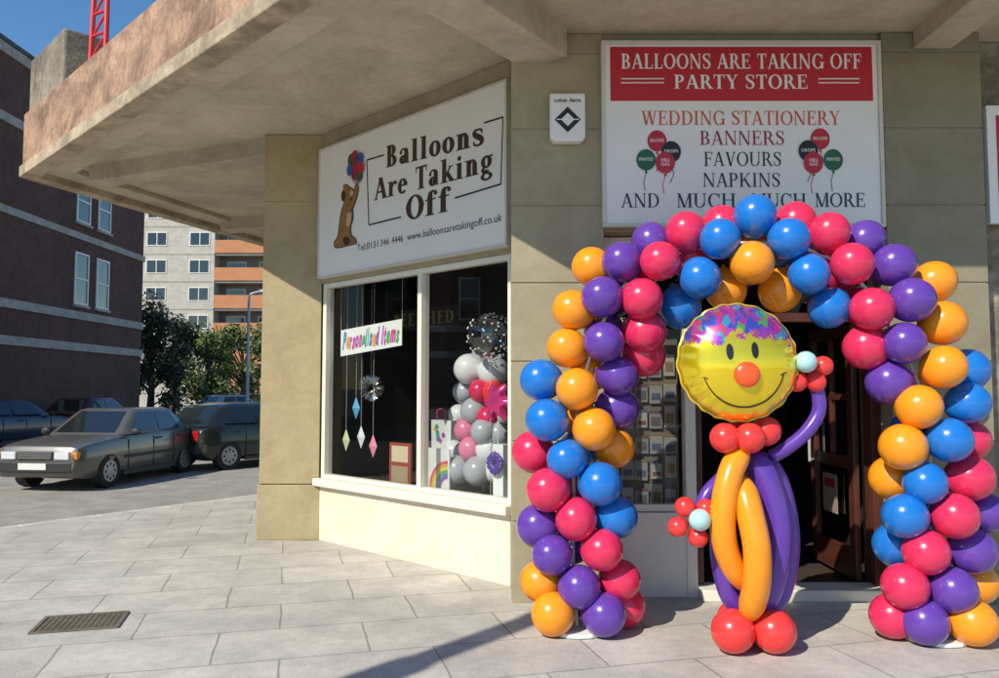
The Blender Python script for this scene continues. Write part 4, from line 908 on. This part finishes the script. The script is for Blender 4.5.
    for x in (wr, wf):
        for s_ in (-1, 1):
            w_ = bpy.data.objects.new('wheel', None); COL.objects.link(w_); w_.parent = t; w_.location = (x, s_ * .74, .30)
            MB().tube([(0, -.085, 0), (0, -.10, 0), (0, .10, 0), (0, .085, 0)], [.27, .30, .30, .27], 28).build('tyre', M['tyre'], w_, smooth=True)
            MB().tube([(0, s_ * .09, 0), (0, s_ * .104, 0), (0, s_ * .108, 0)], [.20, .195, .06], 24).build('rim', M['rim'], w_, smooth=True)
            for k in range(8):
                a = k * math.pi / 4; MB().ball((.13 * math.cos(a), s_ * .106, .13 * math.sin(a)), .028, 8, 5, (1, .25, 1)).build('rim_hole', M['tyre'], w_, smooth=True)
    t.scale = (size, size, size)
    return t
car('dark grey saloon parked facing left in front of the brick building', (-7.42, 15.25, -.13), (-.13, -.991), (.125, .12, .108), metal=.15, size=.96)
car('black hatchback seen from behind beside the corner pillar', (-5.72, 18.3, -.13), (.56, .83), (.02, .027, .025), hatch=True)
car('dark blue car at the far left edge half hidden by the grey saloon', (-14.3, 23.0, -.13), (.3, .95), (.02, .025, .05), hatch=True)
car('maroon car parked behind the grey saloon near the brick wall', (-14.1, 27.5, -.13), (.1, .99), (.08, .016, .018))
car('silver saloon farthest down the street below the slim street lamp', (-12.6, 37.5, -.13), (.55, .83), (.40, .41, .42))
# ------------------------------------------------------------------ brick buildings
M['brick'] = brickmat('dark_brick', (.17, .06, .042), (.12, .044, .032), (.13, .10, .08), .22, .075, .01, 0, .85, vert=True, stain=.25, bump=.3)
M['band'] = mat('stone_band', (.42, .39, .35), .8, var=.15, mottle=.2)
M['slate'] = mat('slate', (.06, .06, .065), .7, var=.2)
def brick_block(label, BX, y0, y1, ys, H=12.4, dz=14, rows=((4.75, 6.75), (7.9, 9.6))):
    T_ = thing('brick_building', label, 'building', (BX, (y0 + y1) / 2, -.13))
    def WB(mb, name, m, **k): return mb.build(name, m, T_, world=True, **k)
    WB(MB().box(BX - dz, BX, y0, y1, -.13, H), 'wall', M['brick'])
    for z0, z1 in ((3.0, 3.3), (4.2, 4.5), (7.25, 7.5), (10.2, 10.5), (H + .01, H + .35)):
        WB(MB().box(BX - dz - .05, BX + .06, y0 - .05, y1 + .06, z0, z1), 'stone_band', M['band'])
    WB(MB().prism([(BX - dz - .1, y0 - .1), (BX + .1, y0 - .1), (BX + .1, y1 + .1), (BX - dz - .1, y1 + .1)], H + .36, H + .5), 'roof', M['slate'])
    for y in ys:
        for (z0, z1) in rows:
            wf_ = MB()
            wf_.box(BX + .005, BX + .05, y - .5, y - .42, z0, z1).box(BX + .005, BX + .05, y + .42, y + .5, z0, z1).box(BX + .006, BX + .05, y - .419, y + .419, z0, z0 + .08).box(BX + .006, BX + .05, y - .419, y + .419, z1 - .08, z1).box(BX + .008, BX + .045, y - .419, y + .419, (z0 + z1) / 2 - .035, (z0 + z1) / 2 + .035)
            w_ = WB(wf_, 'window', M['wframe'])
            g_ = WB(MB().box(BX + .004, BX + .02, y - .419, y + .419, z0 + .081, z1 - .081), 'pane', M['cglass']); g_.parent = w_
            s_ = WB(MB().box(BX + .003, BX + .12, y - .56, y + .56, z0 - .1, z0 - .002), 'sill', M['band']); s_.parent = w_
brick_block('dark red brick building with pale stone bands at the far left', -16.0, 14, 35.2, (17.75, 19.25, 23.45, 30.0, 31.6))
brick_block('second brick building standing across the street behind the left edge of the view', -30.0, -26, 12.5, tuple(-23 + i * 3.4 for i in range(11)), 13.0)
# ------------------------------------------------------------------ apartment block
M['panel'] = mat('panel_concrete', (.52, .49, .44), .85, var=.08, scale=1.0, mottle=.12)
M['terra'] = mat('orange_panel', (.50, .22, .10), .8, var=.12, scale=1)
M['recess'] = mat('recess_wall', (.24, .21, .18), .9, var=.1)
AY = 72.0
AX0, AX1 = -39.0, -18.0
AP = thing('apartment_block', 'pale concrete apartment block with orange balconies beyond the trees', 'building', (-28, AY, -.15))
def WA(mb, name, m, **k): return mb.build(name, m, AP, world=True, **k)
xb = P(214, 280, AY).x
WA(MB().box(AX0, xb, AY, AY + 12, -.15, 24), 'wall', M['panel']); WA(MB().box(xb + .002, AX1, AY + 1.4, AY + 12, -.15, 24), 'wall', M['recess'])
WA(MB().box(AX0 - .2, AX1 + .2, AY - .2, AY + 12.2, 24.01, 24.6), 'roof', M['slate'])
sz = 2.55; zb_ = P(200, 300, AY).z
for fl_ in range(-3, 6):
    z = zb_ + fl_ * sz
    if z < .4: continue
    for u in (110, 156, 199):
        x = P(u, 280, AY).x
        w_ = WA(MB().box(x - .95, x + .95, AY - .05, AY - .003, z - .1, z + 1.2), 'window', M['wframe'])
        q = WA(MB().box(x - .85, x - .05, AY - .07, AY - .052, z, z + 1.1).box(x + .05, x + .85, AY - .07, AY - .052, z, z + 1.1), 'pane', M['cglass']); q.parent = w_
    WA(MB().box(xb + .01, AX1, AY - .05, AY + .10, z - .75, z + .45), 'balcony', M['terra'])
    WA(MB().box(xb + .01, AX1, AY + .101, AY + 1.398, z - .95, z - .76), 'balcony_floor', M['panel'])
    for x in (xb + 1.6, xb + 4.6, xb + 7.6):
        w_ = WA(MB().box(x - .9, x + .9, AY + 1.34, AY + 1.398, z - .7, z + 1.2), 'window', M['wframe']); q = WA(MB().box(x - .8, x + .8, AY + 1.32, AY + 1.338, z - .6, z + 1.1), 'pane', M['cglass']); q.parent = w_
    WA(MB().box(AX0, xb, AY - .03, AY - .002, z - .9, z - .8), 'floor_line', M['band'])
# ------------------------------------------------------------------ trees
def leafmat(n, c):
    m, nt, b = nodes(n); N = nt.nodes; L = nt.links
    b.inputs['Roughness'].default_value = .6
    oi = N.new('ShaderNodeNewGeometry'); rp = N.new('ShaderNodeValToRGB')
    rp.color_ramp.elements[0].color = (c[0] * .5, c[1] * .5, c[2] * .5, 1); rp.color_ramp.elements[1].color = (c[0] * 1.6, c[1] * 1.5, c[2] * 1.3, 1)
    L.new(oi.outputs['Random Per Island'], rp.inputs['Fac']); L.new(rp.outputs['Color'], b.inputs['Base Color']); return m
M['bark'] = mat('bark', (.07, .05, .035), .9, var=.3)
LF = [leafmat('dark_leaves', (.026, .048, .02)), leafmat('green_leaves', (.085, .13, .035)), leafmat('light_leaves', (.13, .18, .045))]
def tree(label, x, y, h, w, li, nl=2600, base=.12, ls=.13):
    t = thing('broadleaf_tree', label, 'tree', (x, y, -.15), random.uniform(0, 6))
    mb = MB().tube(catmull([(0, 0, 0), (.05, .03, h * .25), (-.05, .05, h * .5), (.05, 0, h * .8)], 5), [.2 * (1 - i / 18) + .02 for i in range(16)], 9)
    lumps = []
    for i in range(18):
        a = random.uniform(0, 6.28); zz = random.uniform(base, .92); rr = w * .5 * (1 - abs(zz - .45) * 1.0) * random.uniform(.3, 1)
        c = Vector((rr * math.cos(a), rr * math.sin(a), zz * h)); lumps.append((c, random.uniform(.10, .22) * (w + h) * .45))
        mb.tube([(0, 0, max(.3, c.z * .6)), c * .6 + Vector((0, 0, c.z * .3)), c], [.06, .035, .01], 6)
    mb.build('trunk', M['bark'], t, smooth=True)
    lf = MB()
    for i in range(nl):
        c, r = random.choice(lumps); d = Vector((random.gauss(0, 1), random.gauss(0, 1), random.gauss(0, .8))).normalized() * r * random.random() ** .45
        p = c + d
        if p.z < .15: continue
        nrm = (d.normalized() + Vector((random.uniform(-1, 1), random.uniform(-1, 1), random.uniform(-.3, 1)))).normalized()
        a = nrm.orthogonal().normalized(); a = Quaternion(nrm, random.uniform(0, 6.28)) @ a; b = nrm.cross(a); s = ls * random.uniform(.6, 1.4)
        lf.add([p - a * s, p + b * s * .5, p + a * s, p - b * s * .5], [(0, 1, 2, 3)])
    lf.build('crown', LF[li], t, recalc=False)
for (u, d, vtop, w, li, lab) in ((150, 42, 290, 3.2, 0, 'dark evergreen tree beside the end of the brick building'), (172, 47, 318, 3.0, 0, 'dark bushy tree between the brick building and the lamp post'), (208, 48, 325, 3.8, 1, 'mid green bushy tree left of the slim lamp post'), (242, 52, 315, 4.2, 2, 'light green tree directly behind the slim lamp post'), (282, 50, 312, 4.4, 1, 'green tree partly hidden by the corner pillar')):
    p = P(u, 400, d); tree(lab, p.x, d, P(u, vtop, d).z + .15, w, li, 4200)
# ------------------------------------------------------------------ light, sky, camera
EL = 40.0; SH = Vector((.643, .766))
w = bpy.data.worlds.new('World'); SC.world = w; w.use_nodes = True; nt = w.node_tree
sky = nt.nodes.new('ShaderNodeTexSky'); sky.sky_type = 'NISHITA'; sky.sun_disc = False
sky.sun_elevation = R(EL); sky.sun_rotation = math.atan2(-SH.x, -SH.y); sky.air_density = 1.2; sky.dust_density = .0; sky.ozone_density = 4.0
hs = nt.nodes.new('ShaderNodeHueSaturation'); hs.inputs['Saturation'].default_value = 1.2
nt.links.new(sky.outputs[0], hs.inputs['Color']); nt.links.new(hs.outputs[0], nt.nodes['Background'].inputs['Color']); nt.nodes['Background'].inputs['Strength'].default_value = .14
sl = bpy.data.lights.new('sun', 'SUN'); sl.energy = 5.0; sl.angle = R(.5); sl.color = (1, .93, .80)
so = bpy.data.objects.new('sun', sl); COL.objects.link(so)
dv = Vector((SH.x * math.cos(R(EL)), SH.y * math.cos(R(EL)), -math.sin(R(EL))))
so.rotation_mode = 'QUATERNION'; so.rotation_quaternion = Vector((0, 0, -1)).rotation_difference(dv); so.location = (-10, -12, 20)
cd = bpy.data.cameras.new('camera'); cam = bpy.data.objects.new('camera', cd); COL.objects.link(cam)
cam.location = (0, 0, HC); cam.rotation_euler = (math.pi / 2 + TH, 0, 0)
cd.sensor_width = 36; cd.lens = F / 999 * 36; cd.clip_end = 3000; cd.clip_start = .05
SC.camera = cam
SC.view_settings.view_transform = 'Standard'; SC.view_settings.look = 'None'; SC.view_settings.exposure = 0
